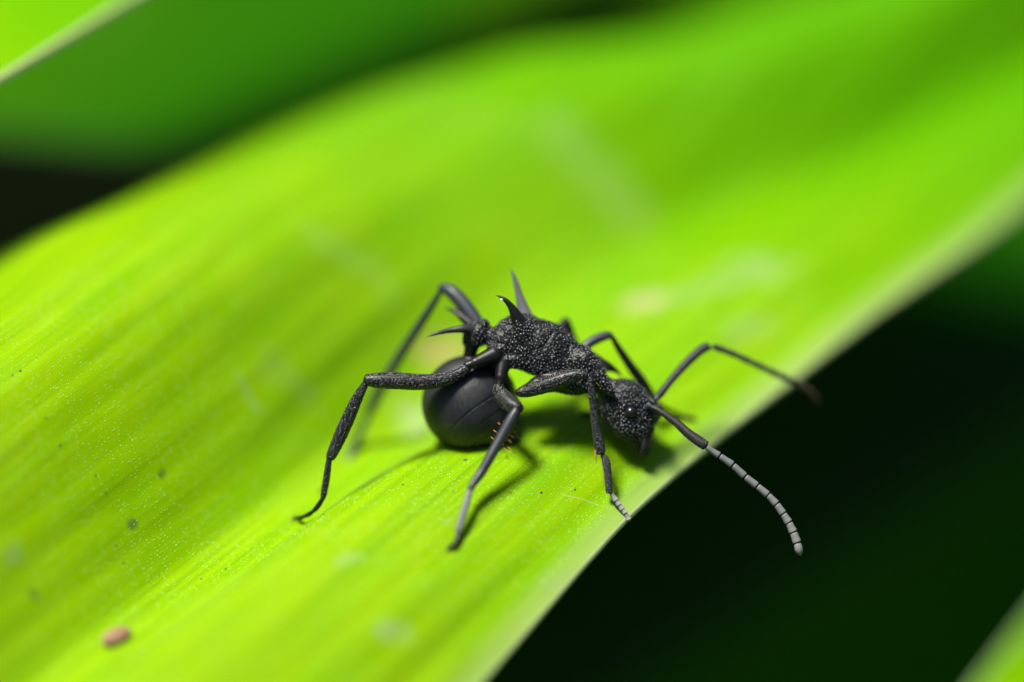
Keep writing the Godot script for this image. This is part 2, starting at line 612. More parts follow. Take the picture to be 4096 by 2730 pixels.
func ant() -> void:
	var base := Vector3(0.2049, -2.2284, 1.4872)
	var o := thing("ant", base)
	tag(o, "black spiny ant with granular body and long legs standing on the bright leaf", "ant")
	ell(GRANULAR, 0.1, Vector3(0.4315, -0.3905, -0.3548), Vector3(0.9781, -0.1638, 0.128), Vector3(-0.2079, -0.7708, 0.6022), Vector3(0, -0.6157, -0.788), Vector3(0.9042, 0.5397, 0.37))
	ell(GRANULAR, 0.1, Vector3(0.2008, -0.2201, -0.4879), Vector3(0.9397, -0.2695, 0.2106), Vector3(-0.342, -0.7405, 0.5785), Vector3(0, -0.6157, -0.788), Vector3(0.488, 0.4162, 0.32))
	ell(GRANULAR, 0.08, Vector3(0.8064, -0.346, -0.4149), Vector3(0.848, -0.4176, 0.3263), Vector3(-0.5299, -0.6683, 0.5221), Vector3(0, -0.6157, -0.788), Vector3(0.5454, 0.3445, 0.33))
	ell(GRANULAR, 0.12, Vector3(0.6621, -0.6177, -0.1773), Vector3(0.9511, -0.2435, 0.1902), Vector3(-0.309, -0.7494, 0.5855), Vector3(0, -0.6157, -0.788), Vector3(0.6746, 0.3445, 0.35))
	ell(GRANULAR, 0.04, Vector3(1.3886, -0.6859, -0.124), Vector3(0.7431, -0.5273, 0.412), Vector3(-0.6691, -0.5856, 0.4575), Vector3(0, -0.6157, -0.788), Vector3(0.5311, 0.3502, 0.35))
	ell(GRANULAR, 0.05, Vector3(-0.26, -0.3363, -0.1687), Vector3(1, 0, 0), Vector3(0, -0.788, 0.6157), Vector3(0, -0.6157, -0.788), Vector3(0.2239, 0.2067, 0.14))
	ell(GRANULAR, 0.08, Vector3(-0.1884, -0.3451, -0.3903), Vector3(1, 0, 0), Vector3(0, -0.788, 0.6157), Vector3(0, -0.6157, -0.788), Vector3(0.3158, 0.3158, 0.3))
	ell(GRANULAR, 0.04, Vector3(0.1142, -0.5054, -0.0112), Vector3(0.9781, -0.1638, 0.128), Vector3(-0.2079, -0.7708, 0.6022), Vector3(0, -0.6157, -0.788), Vector3(0.3158, 0.1722, 0.14))
	ell(GRANULAR, 0.04, Vector3(0.6609, -0.6291, 0.1108), Vector3(0.9976, -0.055, 0.0429), Vector3(-0.0698, -0.7861, 0.6142), Vector3(0, -0.6157, -0.788), Vector3(0.3445, 0.1206, 0.12))
	cap(GRANULAR, 0.08, Vector3(1.6135, -0.879, 0.0268), Vector3(1.9896, -1.1559, 0.1417), 0.2239, 0.178)
	ell(GRANULAR, 0.1, Vector3(1.1516, -0.9491, 0.1704), Vector3(0.9848, -0.1368, 0.1069), Vector3(-0.1736, -0.776, 0.6063), Vector3(0, -0.6157, -0.788), Vector3(0.488, 0.2153, 0.25))
	cap(GRANULAR, 0.08, Vector3(0.2293, -0.0641, -0.3814), Vector3(0.1285, 0.1437, -0.4423), 0.2124, 0.1148)
	cap(GRANULAR, 0.08, Vector3(0.3455, -0.2503, -0.6674), Vector3(0.2589, -0.0123, -0.8787), 0.2411, 0.1206)
	cap(GRANULAR, 0.06, Vector3(1.4672, -0.5178, -0.0269), Vector3(1.9827, -0.9059, 0.4794), 0.2124, 0.0861)
	cap(GRANULAR, 0.06, Vector3(1.5588, -0.7599, -0.3581), Vector3(1.8204, -0.9349, -0.3609), 0.1895, 0.132)
	ell(GRANULAR, 0.05, Vector3(-0.6645, -0.258, -0.5599), Vector3(0.9962, -0.0687, 0.0537), Vector3(-0.0872, -0.785, 0.6133), Vector3(0, -0.6157, -0.788), Vector3(0.2182, 0.2641, 0.26))
	ell(GRANULAR, 0.04, Vector3(-0.5633, -0.1022, -0.6181), Vector3(1, 0, 0), Vector3(0, -0.788, 0.6157), Vector3(0, -0.6157, -0.788), Vector3(0.1206, 0.1493, 0.18))
	cap(GRANULAR, 0.05, Vector3(-0.5202, -0.1888, -0.5885), Vector3(-0.2605, -0.3749, -0.405), 0.1292, 0.1579)
	cap(GRANULAR, 0.06, Vector3(-0.8087, -0.2011, -0.6043), Vector3(-0.8725, -0.4076, -0.4937), 0.1579, 0.1292)
	cap(PLAIN, 0.05, Vector3(-0.7657, -0.3621, -0.5292), Vector3(-0.8673, -0.73, -0.3434), 0.1579, 0.1292)
	ell(GRANULAR, 0.12, Vector3(2.2811, -1.4765, 0.2652), Vector3(0.5, -0.6824, 0.5332), Vector3(-0.866, -0.394, 0.3078), Vector3(0, -0.6157, -0.788), Vector3(0.5891, 0.519, 0.44))
	ell(GRANULAR, 0.12, Vector3(2.4716, -1.7266, 0.4607), Vector3(0.342, -0.7405, 0.5785), Vector3(-0.9397, -0.2695, 0.2106), Vector3(0, -0.6157, -0.788), Vector3(0.4559, 0.3928, 0.38))
	ell(GRANULAR, 0.1, Vector3(2.6867, -1.5599, 0.3304), Vector3(0.1736, -0.776, 0.6063), Vector3(-0.9848, -0.1368, 0.1069), Vector3(0, -0.6157, -0.788), Vector3(0.2735, 0.3437, 0.33))
	ell(GRANULAR, 0.06, Vector3(2.2597, -1.5736, 0.5949), Vector3(0.4226, -0.7142, 0.558), Vector3(-0.9063, -0.333, 0.2602), Vector3(0, -0.6157, -0.788), Vector3(0.3857, 0.2981, 0.22))
	cap(GRANULAR, 0.1, Vector3(2.5629, -1.9364, 0.65), Vector3(2.6576, -2.16, 0.8501), 0.2314, 0.1052)
	cap(PLAIN, 0.04, Vector3(2.5427, -1.9166, 0.7867), Vector3(2.6048, -2.2517, 0.9217), 0.1052, 0.0491)
	cap(GRANULAR, 0.04, Vector3(2.5934, -1.1463, 0.3119), Vector3(2.7861, -1.2324, 0.4298), 0.0561, 0.0421)
	ell(SMOOTH, 0.04, Vector3(-0.8393, -1.5103, 0.114), Vector3(0.766, -0.5065, 0.3957), Vector3(-0.6428, -0.6037, 0.4716), Vector3(0, -0.6157, -0.788), Vector3(0.9846, 0.976, 0.74))
	ell(SMOOTH, 0.12, Vector3(-0.4057, -1.7722, 0.3186), Vector3(0.6691, -0.5856, 0.4575), Vector3(-0.7431, -0.5273, 0.412), Vector3(0, -0.6157, -0.788), Vector3(0.5971, 0.5282, 0.5))
	cap(SMOOTH, 0.1, Vector3(-0.131, -1.8952, 0.4655), Vector3(0.0424, -2.0432, 0.5811), 0.2067, 0.1263)
	cap(PLAIN, 0.05, Vector3(-0.3751, -0.4137, -0.0575), Vector3(-0.7196, -0.4405, 0.1411), 0.1895, 0.1263)
	cap(PLAIN, 0.04, Vector3(-0.7196, -0.4405, 0.1411), Vector3(-0.8918, -0.4672, 0.2001), 0.0976, 0.0861)
	cap(PLAIN, 0.05, Vector3(-0.1737, -0.5693, 0.0007), Vector3(-0.231, -0.6929, 0.2622), 0.1722, 0.1148)
	cap(PLAIN, 0.04, Vector3(-0.1592, -0.7115, 0.2386), Vector3(-0.116, -0.7682, 0.2829), 0.0861, 0.0746)
	cap(PLAIN, 0.04, Vector3(-0.231, -0.7258, 0.3132), Vector3(-0.2597, -0.8029, 0.4242), 0.0919, 0.0746)
	cap(PLAIN, 0.06, Vector3(1.0935, -0.8499, 0.1564), Vector3(0.5168, -0.8475, 0.3449), 0.244, 0.1722)
	cap(PLAIN, 0.05, Vector3(0.5168, -0.8475, 0.3449), Vector3(0.2002, -0.9048, 0.5039), 0.1579, 0.1091)
	cap(PLAIN, 0.05, Vector3(0.7194, -0.881, 0.1172), Vector3(1.0647, -0.9974, 0.2717), 0.1579, 0.0861)
	var parts := [Build.new(), Build.new(), Build.new()]
	var lo := Vector3(99, 99, 99)
	var hi := -lo
	for q in shapes:
		for c in ([q[2]] if q.size() == 8 else [q[2], q[3]]):
			var r: float = q[7] if q.size() == 8 else maxf(q[4], q[5])
			lo = lo.min(c - Vector3.ONE * (r + 0.1))
			hi = hi.max(c + Vector3.ONE * (r + 0.1))
	net_trunk(lo, hi, 0.032, parts)
	var limb: Build = parts[PLAIN]
	var black := Color(0.0045, 0.005, 0.0068)
	var grey := Color(0.026, 0.029, 0.038)
	var silver := Color(0.26, 0.26, 0.26)
	var amber := Color(0.35, 0.13, 0.02)
	for b in parts:
		for i in b.c.size():
			b.c[i] = black if b != parts[GRANULAR] else Color(0.005, 0.0056, 0.0075)
	for i in parts[SMOOTH].c.size():
		var p: Vector3 = parts[SMOOTH].v[i]
		var shade := 1.0 + 0.6 * noise_b.get_noise_3d(p.x * 60.0, p.y * 60.0, p.z * 60.0)
		parts[SMOOTH].c[i] = Color(0.0125 * shade, 0.0128 * shade, 0.015 * shade)
	tube(limb, [Vector3(0.1948, -0.0074, -0.4257), Vector3(0.0853, 0.2405, -0.5052), Vector3(-0.0125, 0.4116, -0.5754), Vector3(-0.1217, 0.5281, -0.641), Vector3(-0.2252, 0.5825, -0.6835), Vector3(-0.3229, 0.6096, -0.7047)], [0.1895, 0.1234, 0.0746, 0.0488, 0.0258, 0.0057], black, 0, 0.7, 0.7, 6, 16)
	tube(limb, [Vector3(0.3166, -0.2048, -0.703), Vector3(0.2358, 0.0394, -0.9064), Vector3(0.1491, 0.2957, -1.094), Vector3(0.0741, 0.5293, -1.2638), Vector3(0.0164, 0.6604, -1.3535), Vector3(-0.0356, 0.737, -1.4007)], [0.2411, 0.1435, 0.0804, 0.0545, 0.0316, 0.0057], Color(0.09, 0.09, 0.1), 0, 0.7, 0.7, 6, 16)  # far spine: its lit look is put into a paler colour
	tube(limb, [Vector3(-0.8081, -0.1397, -0.5254), Vector3(-0.9802, -0.0556, -0.4642), Vector3(-1.239, -0.0537, -0.4149), Vector3(-1.4398, -0.0509, -0.341), Vector3(-1.5833, -0.0664, -0.2907), Vector3(-1.7068, -0.0859, -0.2502)], [0.1206, 0.0861, 0.0574, 0.0402, 0.0258, 0.0057], Color(0.02, 0.02, 0.023), 0, 0.7, 0.7, 6, 14)
	tube(limb, [Vector3(-0.7953, -0.2136, -0.7849), Vector3(-0.9841, -0.1794, -0.9765), Vector3(-1.1004, -0.1357, -1.0996), Vector3(-1.2311, -0.1161, -1.1783), Vector3(-1.3676, -0.1223, -1.2242)], [0.1148, 0.0861, 0.0603, 0.0373, 0.0057], black, 0, 0.7, 0.7, 6, 14)
	tube(limb, [Vector3(1.5299, -0.7485, -0.367), Vector3(1.7623, -0.8838, -0.3754), Vector3(1.9364, -0.9542, -0.3713), Vector3(2.0958, -1.0281, -0.3389), Vector3(2.2205, -1.1316, -0.2834)], [0.1895, 0.1493, 0.1005, 0.0488, 0.0057], black, 0, 0.7, 0.7, 6, 14)
	tube(limb, [Vector3(1.8693, -0.8435, 0.3037), Vector3(1.969, -0.9195, 0.4392), Vector3(2.0402, -0.9739, 0.5325), Vector3(2.083, -1.0067, 0.5835)], [0.1033, 0.0746, 0.0344, 0.0086], black, 0, 0.7, 0.7, 6, 14)
	tube(limb, [Vector3(-0.8875, -0.5068, 0.2056), Vector3(-1.0947, -0.5994, 0.316), Vector3(-1.4258, -0.6536, 0.4345), Vector3(-1.8398, -0.6582, 0.4889), Vector3(-2.3367, -0.6262, 0.4892), Vector3(-2.6677, -0.6105, 0.5024), Vector3(-2.8249, -0.5978, 0.5051), Vector3(-2.9161, -0.588, 0.4974)], [0.0912, 0.1119, 0.1367, 0.1575, 0.1657, 0.1533, 0.1285, 0.1119], black, 1300, 0.7, 0.5, 6, 14)
	tube(limb, [Vector3(-2.8956, -0.617, 0.5075), Vector3(-2.9663, -0.7147, 0.571), Vector3(-3.1038, -0.9293, 0.7006), Vector3(-3.3121, -1.3135, 0.9501), Vector3(-3.4998, -1.6654, 1.1742), Vector3(-3.6334, -1.9131, 1.3297)], [0.0622, 0.0746, 0.1077, 0.1326, 0.1243, 0.0953], black, 1100, 0.7, 0.7, 6, 14)
	tube(limb, [Vector3(-3.6586, -1.9357, 1.3347), Vector3(-3.702, -2.2189, 1.4798), Vector3(-3.7536, -2.4859, 1.6123), Vector3(-3.784, -2.6586, 1.6965)], [0.0539, 0.0663, 0.0663, 0.0539], black, 1100, 0.7, 0.7, 6, 14)
	tube(limb, [Vector3(-3.7967, -2.6814, 1.7015), Vector3(-3.8898, -2.8278, 1.7525), Vector3(-3.9749, -2.9414, 1.7651)], [0.0456, 0.0539, 0.0456], black, 0, 0.7, 0.7, 4, 10)
	tube(limb, [Vector3(-3.9877, -2.9544, 1.7625), Vector3(-4.0732, -3.0482, 1.747), Vector3(-4.1585, -3.116, 1.7239)], [0.0373, 0.0497, 0.0414], black, 0, 0.7, 0.7, 4, 10)
	tube(limb, [Vector3(-4.1713, -3.1257, 1.7187), Vector3(-4.2571, -3.1934, 1.6828), Vector3(-4.3631, -3.4253, 1.3954), Vector3(-4.4209, -3.4588, 1.4314)], [0.0373, 0.0456, 0.0373, 0.029], black, 0, 0.7, 0.7, 4, 10)
	tube(limb, [Vector3(-0.2596, -0.8018, 0.4488), Vector3(-0.2595, -0.8437, 0.5577), Vector3(-0.1588, -0.8759, 0.7478), Vector3(-0.0153, -0.8727, 0.9356), Vector3(0.0992, -0.8542, 1.0735), Vector3(0.1192, -0.8631, 1.1312)], [0.0976, 0.1292, 0.1665, 0.1608, 0.1263, 0.1033], black, 1300, 0.7, 0.7, 6, 14)
	tube(limb, [Vector3(0.0992, -0.8518, 1.1224), Vector3(-0.0153, -0.9846, 1.2769), Vector3(-0.2297, -1.2387, 1.5769), Vector3(-0.458, -1.491, 1.9009), Vector3(-0.629, -1.6722, 2.144), Vector3(-0.7777, -1.7607, 2.3654), Vector3(-0.8269, -1.8164, 2.4597)], [0.0861, 0.1091, 0.1062, 0.1005, 0.0947, 0.0787, 0.0746], grey, 0, 0.7, 0.7, 6, 14)
	tube(limb, [Vector3(-0.835, -1.8262, 2.4801), Vector3(-0.9285, -1.99, 2.7984), Vector3(-1.0218, -2.1596, 3.1085), Vector3(-1.0623, -2.2343, 3.2431)], [0.058, 0.0704, 0.0704, 0.0663], Color(0.085, 0.09, 0.1), 0, 0.7, 0.7, 6, 14)
	tube(limb, [Vector3(-1.0581, -2.2376, 3.2584), Vector3(-1.074, -2.2864, 3.3726), Vector3(-1.1145, -2.319, 3.4615)], [0.0456, 0.0539, 0.0497], black, 0, 0.7, 0.7, 4, 10)
	tube(limb, [Vector3(-1.1186, -2.3222, 3.464), Vector3(-1.1549, -2.345, 3.558), Vector3(-1.2252, -2.382, 3.5498), Vector3(-1.2781, -2.4086, 3.6057)], [0.0414, 0.0497, 0.0414, 0.029], black, 0, 0.7, 0.7, 4, 10)
	tube(limb, [Vector3(0.1212, -0.9082, 0.5065), Vector3(0.2478, -0.8899, 0.5176), Vector3(0.471, -0.8122, 0.5077), Vector3(0.7684, -0.699, 0.4827), Vector3(1.0656, -0.5859, 0.4578), Vector3(1.318, -0.506, 0.4461), Vector3(1.4517, -0.4846, 0.4421), Vector3(1.5037, -0.4904, 0.4466)], [0.0744, 0.1071, 0.1368, 0.1547, 0.1458, 0.1101, 0.0773, 0.0654], black, 1300, 0.7, 0.5, 6, 14)
	tube(limb, [Vector3(1.5335, -0.4904, 0.4466), Vector3(1.5632, -0.6076, 0.5382), Vector3(1.5931, -0.7779, 0.6585), Vector3(1.6468, -1.2141, 0.9866), Vector3(1.6995, -1.4414, 1.1515), Vector3(1.7417, -1.6135, 1.2733), Vector3(1.7734, -1.7635, 1.3778)], [0.0446, 0.0535, 0.0654, 0.0701, 0.0877, 0.1052, 0.0947], black, 1300, 0.7, 0.35, 6, 14)
	tube(limb, [Vector3(1.812, -1.7994, 1.4058), Vector3(1.8751, -1.8823, 1.4706), Vector3(1.9102, -2.0619, 1.6109), Vector3(1.9312, -2.2277, 1.7405), Vector3(1.9418, -2.3797, 1.8592)], [0.0491, 0.0736, 0.0736, 0.0701, 0.0666], grey, 1100, 0.7, 0.5, 6, 14)
	tube(limb, [Vector3(1.9698, -2.3852, 1.8635), Vector3(2.0105, -2.4327, 1.9007), Vector3(2.0715, -2.504, 1.9564)], [0.0316, 0.0456, 0.0596], black, 0, 0.7, 0.4, 4, 12, Color(0.3, 0.3, 0.3))
	tube(limb, [Vector3(2.0645, -2.4985, 1.952), Vector3(2.0926, -2.5283, 1.9754), Vector3(2.1346, -2.5731, 2.0103)], [0.0316, 0.0456, 0.0596], black, 0, 0.7, 0.4, 4, 12, Color(0.3, 0.3, 0.3))
	tube(limb, [Vector3(2.1276, -2.5704, 2.0082), Vector3(2.1557, -2.5991, 2.0306), Vector3(2.1978, -2.6422, 2.0643)], [0.0316, 0.0456, 0.0596], black, 0, 0.7, 0.4, 4, 12, Color(0.3, 0.3, 0.3))
	tube(limb, [Vector3(2.1907, -2.6367, 2.06), Vector3(2.2188, -2.6632, 2.0807), Vector3(2.2609, -2.703, 2.1118)], [0.0316, 0.0456, 0.0596], black, 0, 0.7, 0.4, 4, 12, Color(0.3, 0.3, 0.3))
	tube(limb, [Vector3(2.2539, -2.6975, 2.1075), Vector3(2.2847, -2.7417, 2.142), Vector3(2.331, -2.808, 2.1938)], [0.0316, 0.0456, 0.0596], black, 0, 0.7, 0.4, 4, 12, Color(0.3, 0.3, 0.3))
	tube(limb, [Vector3(2.324, -2.7969, 2.1852), Vector3(2.345, -2.8246, 2.2068), Vector3(2.3484, -2.9298, 2.0889)], [0.0421, 0.0351, 0.021], amber, 0, 0.7, 0.7, 3, 10)
	tube(limb, [Vector3(1.27, -0.7485, -0.367), Vector3(1.5019, -0.5754, -0.591), Vector3(1.7051, -0.5098, -0.7184), Vector3(1.9081, -0.482, -0.7909), Vector3(1.9952, -0.5012, -0.8013)], [0.1148, 0.1033, 0.1033, 0.0947, 0.0689], grey, 0, 0.7, 0.7, 6, 14)
	tube(limb, [Vector3(2.0185, -0.5187, -0.8003), Vector3(2.141, -0.7205, -0.7061), Vector3(2.3741, -1.0437, -0.5551), Vector3(2.6079, -1.3569, -0.4373), Vector3(2.7545, -1.5718, -0.3583), Vector3(2.8431, -1.7426, -0.3517)], [0.0488, 0.0718, 0.0947, 0.1091, 0.0976, 0.0912], black, 0, 0.7, 0.7, 6, 14)
	tube(limb, [Vector3(2.861, -1.7768, -0.3377), Vector3(2.9886, -1.948, -0.3816), Vector3(3.226, -2.2161, -0.4893), Vector3(3.4451, -2.4113, -0.5906)], [0.0631, 0.0631, 0.0596, 0.0526], black, 0, 0.7, 0.7, 6, 14)
	tube(limb, [Vector3(3.4451, -2.4113, -0.5906), Vector3(3.5883, -2.416, -0.5733), Vector3(3.7311, -2.4603, -0.5592)], [0.0421, 0.0421, 0.0316], black, 0, 0.7, 0.7, 4, 14)
	tube(limb, [Vector3(0.6348, -0.8705, -0.3351), Vector3(0.8391, -0.7365, -0.8205), Vector3(1.015, -0.6161, -1.2318), Vector3(1.1028, -0.556, -1.3676)], [0.1435, 0.1378, 0.1206, 0.0976], black, 0, 0.7, 0.7, 6, 14)
	tube(limb, [Vector3(1.1173, -0.5675, -1.3586), Vector3(1.3064, -1.0438, -1.0246), Vector3(1.5685, -1.5785, -0.6703), Vector3(1.7138, -1.8991, -0.4198)], [0.0746, 0.1033, 0.1033, 0.0861], black, 0, 0.7, 0.7, 6, 14)
	tube(limb, [Vector3(1.7196, -1.9106, -0.4108), Vector3(1.7284, -2.0136, -0.3303), Vector3(1.6557, -2.0823, -0.2766), Vector3(1.5101, -2.0436, -0.2503), Vector3(1.3879, -2.0502, -0.2275)], [0.0632, 0.0632, 0.0574, 0.0431, 0.0287], black, 0, 0.7, 0.7, 6, 14)
	tube(limb, [Vector3(-0.4054, -0.4754, -0.5804), Vector3(-0.637, -0.3091, -0.8372), Vector3(-0.9272, -0.0819, -1.205), Vector3(-1.1889, 0.0731, -1.4784), Vector3(-1.3636, 0.0974, -1.599), Vector3(-1.4363, 0.0693, -1.6023)], [0.1435, 0.1493, 0.1608, 0.1493, 0.1148, 0.0861], grey, 0, 0.7, 0.7, 6, 14)
	tube(limb, [Vector3(-1.4266, 0.0597, -1.5948), Vector3(-1.5885, -0.2673, -1.5678), Vector3(-1.9127, -0.8406, -1.5006), Vector3(-2.2977, -1.5272, -1.4083), Vector3(-2.685, -2.2626, -1.2779), Vector3(-2.8959, -2.7649, -1.2027)], [0.0517, 0.0746, 0.0947, 0.1033, 0.1091, 0.0947], grey, 0, 0.7, 0.7, 6, 14)
	tube(limb, [Vector3(-2.911, -2.8121, -1.1912), Vector3(-3.1344, -3.2754, -0.9942), Vector3(-3.3374, -3.5595, -0.6453), Vector3(-3.5078, -3.6873, -0.2917)], [0.0574, 0.0689, 0.0689, 0.0545], grey, 0, 0.7, 0.7, 6, 14)
	tube(limb, [Vector3(-3.5136, -3.6989, -0.2827), Vector3(-3.663, -3.7221, -0.0107), Vector3(-3.8104, -3.5026, 0.4025), Vector3(-3.8957, -3.5241, 0.4925)], [0.0431, 0.0431, 0.0344, 0.0258], black, 0, 0.7, 0.7, 6, 14)
	var hide := mat(Color.WHITE, 0.42, 0.35)
	hide.vertex_color_use_as_albedo = true
	var satin := mat(Color.WHITE, 0.42, 0.5)
	satin.vertex_color_use_as_albedo = true
	var dusty := NoiseTexture2D.new()          # dull and polished patches, faint scratches
	dusty.width = 256
	dusty.height = 256
	dusty.seamless = true
	var dust := FastNoiseLite.new()
	dust.seed = 21
	dust.frequency = 0.03
	dust.fractal_octaves = 5
	dusty.noise = dust
	var worn := Gradient.new()
	worn.set_color(0, Color(0.55, 0.55, 0.55))
	worn.set_color(1, Color(1, 1, 1))
	dusty.color_ramp = worn
	satin.roughness = 0.56
	satin.roughness_texture = dusty
	satin.heightmap_enabled = true
	satin.heightmap_texture = dusty
	satin.heightmap_scale = 0.0006
	satin.uv1_triplanar = true
	satin.uv1_scale = Vector3(1100, 350, 1100)
	var shell := mat(Color.WHITE, 0.4, 0.4)
	shell.vertex_color_use_as_albedo = true
	var mesh := ArrayMesh.new()
	parts[GRANULAR].surface(mesh, base, hide)
	parts[SMOOTH].surface(mesh, base, satin)
	limb.surface(mesh, base, shell)
	var body := MeshInstance3D.new()
	body.name = "body"
	body.mesh = mesh
	o.add_child(body, true)
	# granules of the cuticle
	var spots: Array[Transform3D] = []
	var taken := {}
	var order := range(grain_p.size())
	for i in order.size():                     # seeded shuffle
		var j := rng.randi_range(i, order.size() - 1)
		var keep = order[i]
		order[i] = order[j]
		order[j] = keep
	for i in order:
		var p := grain_p[i]
		var nn := grain_n[i]
		var x := nn.cross(Vector3(0.31, 0.2, 0.93)).normalized()
		p += x * rng.randf_range(-0.014, 0.014) + x.cross(nn) * rng.randf_range(-0.014, 0.014)
		if p.distance_to(EYE) < 0.15:
			continue
		var key := Vector3i((p / 0.052).floor())
		var free := true
		for a in 27:
			var at: Vector3i = key + Vector3i(a % 3 - 1, (a / 3) % 3 - 1, a / 9 - 1)
			if taken.has(at) and (taken[at] as Vector3).distance_to(p) < 0.052:
				free = false
				break
		if not free:
			continue
		taken[key] = p
		var r := rng.randf_range(0.013, 0.026)
		spots.append(Transform3D(x * r, nn * r * 0.75, x.cross(nn) * r, p))
	scatter("granules", spots, mat(lin(0.018, 0.021, 0.029), 0.25, 0.8), o, base, 10, 6)
	spots.clear()
	for i in leg_p.size():
		var nn := leg_n[i]
		var x := nn.cross(Vector3(0.31, 0.2, 0.93)).normalized()
		var r := rng.randf_range(0.009, 0.014)
		spots.append(Transform3D(x * r, nn * r * 0.8, x.cross(nn) * r, leg_p[i]))
	scatter("leg_granules", spots, mat(lin(0.008, 0.009, 0.012), 0.24, 0.8), o, base, 6, 4)
	var b2 := Build.new()
	var gloss := mat(lin(0.006, 0.006, 0.007), 0.3, 0.5)
	b2 = Build.new()
	lump(b2, Vector3(2.3822, -1.3005, 0.6544), Vector3(0.1157, 0, 0), Vector3(0, 0.1157, 0), Vector3(0, 0, 0.1157), 0.0, 14)
	commit("eye", b2, gloss, o, base)
	b2 = Build.new()
	lump(b2, Vector3(2.5356, -1.6037, -0.0922), Vector3(0.1262, 0, 0), Vector3(0, 0.1262, 0), Vector3(0, 0, 0.1262), 0.0, 14)
	commit("eye", b2, gloss, o, base)
	var dull := mat(Color.WHITE, 0.55, 0.45)
	dull.vertex_color_use_as_albedo = true
	leg_p.clear()
	leg_n.clear()
	var ant_part: MeshInstance3D
	b2 = Build.new()
	tube(b2, [Vector3(2.717, -1.2115, 0.5405), Vector3(2.8349, -1.2066, 0.6255), Vector3(3.0093, -1.2529, 0.7251), Vector3(3.2887, -1.3759, 0.8973), Vector3(3.5327, -1.5097, 1.078), Vector3(3.7767, -1.6165, 1.2249), Vector3(3.8743, -1.6537, 1.2793)], [0.0456, 0.0421, 0.0596, 0.0771, 0.0947, 0.1017, 0.0947], black, 1200, 0.7, 0.3, 6, 14)
	ant_part = commit("antenna", b2, dull, o, base)
	b2 = Build.new()
	tube(b2, [Vector3(3.8919, -1.6753, 1.3089), Vector3(3.9111, -1.6853, 1.3167), Vector3(4.0177, -1.7414, 1.3605), Vector3(4.1217, -1.796, 1.4032), Vector3(4.1381, -1.8046, 1.4099)], [0.0454, 0.0581, 0.0619, 0.0736, 0.0645], Color(0.090, 0.095, 0.103), 0, 0.15, 0.15, 4, 16)
	commit("flagellum_segment", b2, dull, ant_part, base)
	b2 = Build.new()
	tube(b2, [Vector3(4.165, -1.8189, 1.4211), Vector3(4.1834, -1.829, 1.429), Vector3(4.286, -1.885, 1.4728), Vector3(4.3859, -1.9396, 1.5154), Vector3(4.4017, -1.9483, 1.5222)], [0.0505, 0.0645, 0.0687, 0.0773, 0.0677], Color(0.097, 0.102, 0.108), 0, 0.15, 0.15, 4, 16)
	commit("flagellum_segment", b2, dull, ant_part, base)
	b2 = Build.new()
	tube(b2, [Vector3(4.1282, -1.7988, 1.4054), Vector3(4.1782, -1.8261, 1.4267)], [0.0477, 0.0477], black, 0, 0.7, 0.7, 2, 10)
	commit("joint", b2, dull, ant_part, base)
	b2 = Build.new()
	tube(b2, [Vector3(4.4273, -1.9642, 1.5346), Vector3(4.4445, -1.977, 1.5446), Vector3(4.5402, -2.0481, 1.6001), Vector3(4.6335, -2.1174, 1.6543), Vector3(4.6483, -2.1283, 1.6628)], [0.053, 0.0677, 0.0722, 0.0773, 0.0677], Color(0.104, 0.108, 0.113), 0, 0.15, 0.15, 4, 16)
	commit("flagellum_segment", b2, dull, ant_part, base)
	b2 = Build.new()
	tube(b2, [Vector3(4.393, -1.9387, 1.5146), Vector3(4.4396, -1.9733, 1.5417)], [0.0501, 0.0501], black, 0, 0.7, 0.7, 2, 10)
	commit("joint", b2, dull, ant_part, base)
	b2 = Build.new()
	tube(b2, [Vector3(4.6727, -2.1452, 1.676), Vector3(4.6896, -2.1557, 1.6842), Vector3(4.784, -2.2139, 1.7297), Vector3(4.8759, -2.2706, 1.774), Vector3(4.8904, -2.2795, 1.781)], [0.053, 0.0677, 0.0722, 0.0773, 0.0677], Color(0.111, 0.115, 0.119), 0, 0.15, 0.15, 4, 16)
	commit("flagellum_segment", b2, dull, ant_part, base)
	b2 = Build.new()
	tube(b2, [Vector3(4.6388, -2.1243, 1.6597), Vector3(4.6848, -2.1527, 1.6819)], [0.0501, 0.0501], black, 0, 0.7, 0.7, 2, 10)
	commit("joint", b2, dull, ant_part, base)
	b2 = Build.new()
	tube(b2, [Vector3(4.9135, -2.2941, 1.7924), Vector3(4.9285, -2.304, 1.8001), Vector3(5.0119, -2.359, 1.843), Vector3(5.0932, -2.4125, 1.8849), Vector3(5.106, -2.421, 1.8915)], [0.053, 0.0677, 0.0722, 0.0773, 0.0677], Color(0.118, 0.122, 0.124), 0, 0.15, 0.15, 4, 16)
	commit("flagellum_segment", b2, dull, ant_part, base)
	b2 = Build.new()
	tube(b2, [Vector3(4.8836, -2.2744, 1.777), Vector3(4.9242, -2.3012, 1.7979)], [0.0501, 0.0501], black, 0, 0.7, 0.7, 2, 10)
	commit("joint", b2, dull, ant_part, base)
	b2 = Build.new()
	tube(b2, [Vector3(5.1257, -2.4352, 1.9026), Vector3(5.1378, -2.4452, 1.9104), Vector3(5.2048, -2.5013, 1.9542), Vector3(5.2701, -2.5559, 1.9969), Vector3(5.2804, -2.5645, 2.0036)], [0.053, 0.0677, 0.0722, 0.081, 0.071], Color(0.125, 0.128, 0.129), 0, 0.15, 0.15, 4, 16)
	commit("flagellum_segment", b2, dull, ant_part, base)
	b2 = Build.new()
	tube(b2, [Vector3(5.1017, -2.4151, 1.8868), Vector3(5.1343, -2.4424, 1.9082)], [0.0501, 0.0501], black, 0, 0.7, 0.7, 2, 10)
	commit("joint", b2, dull, ant_part, base)
	b2 = Build.new()
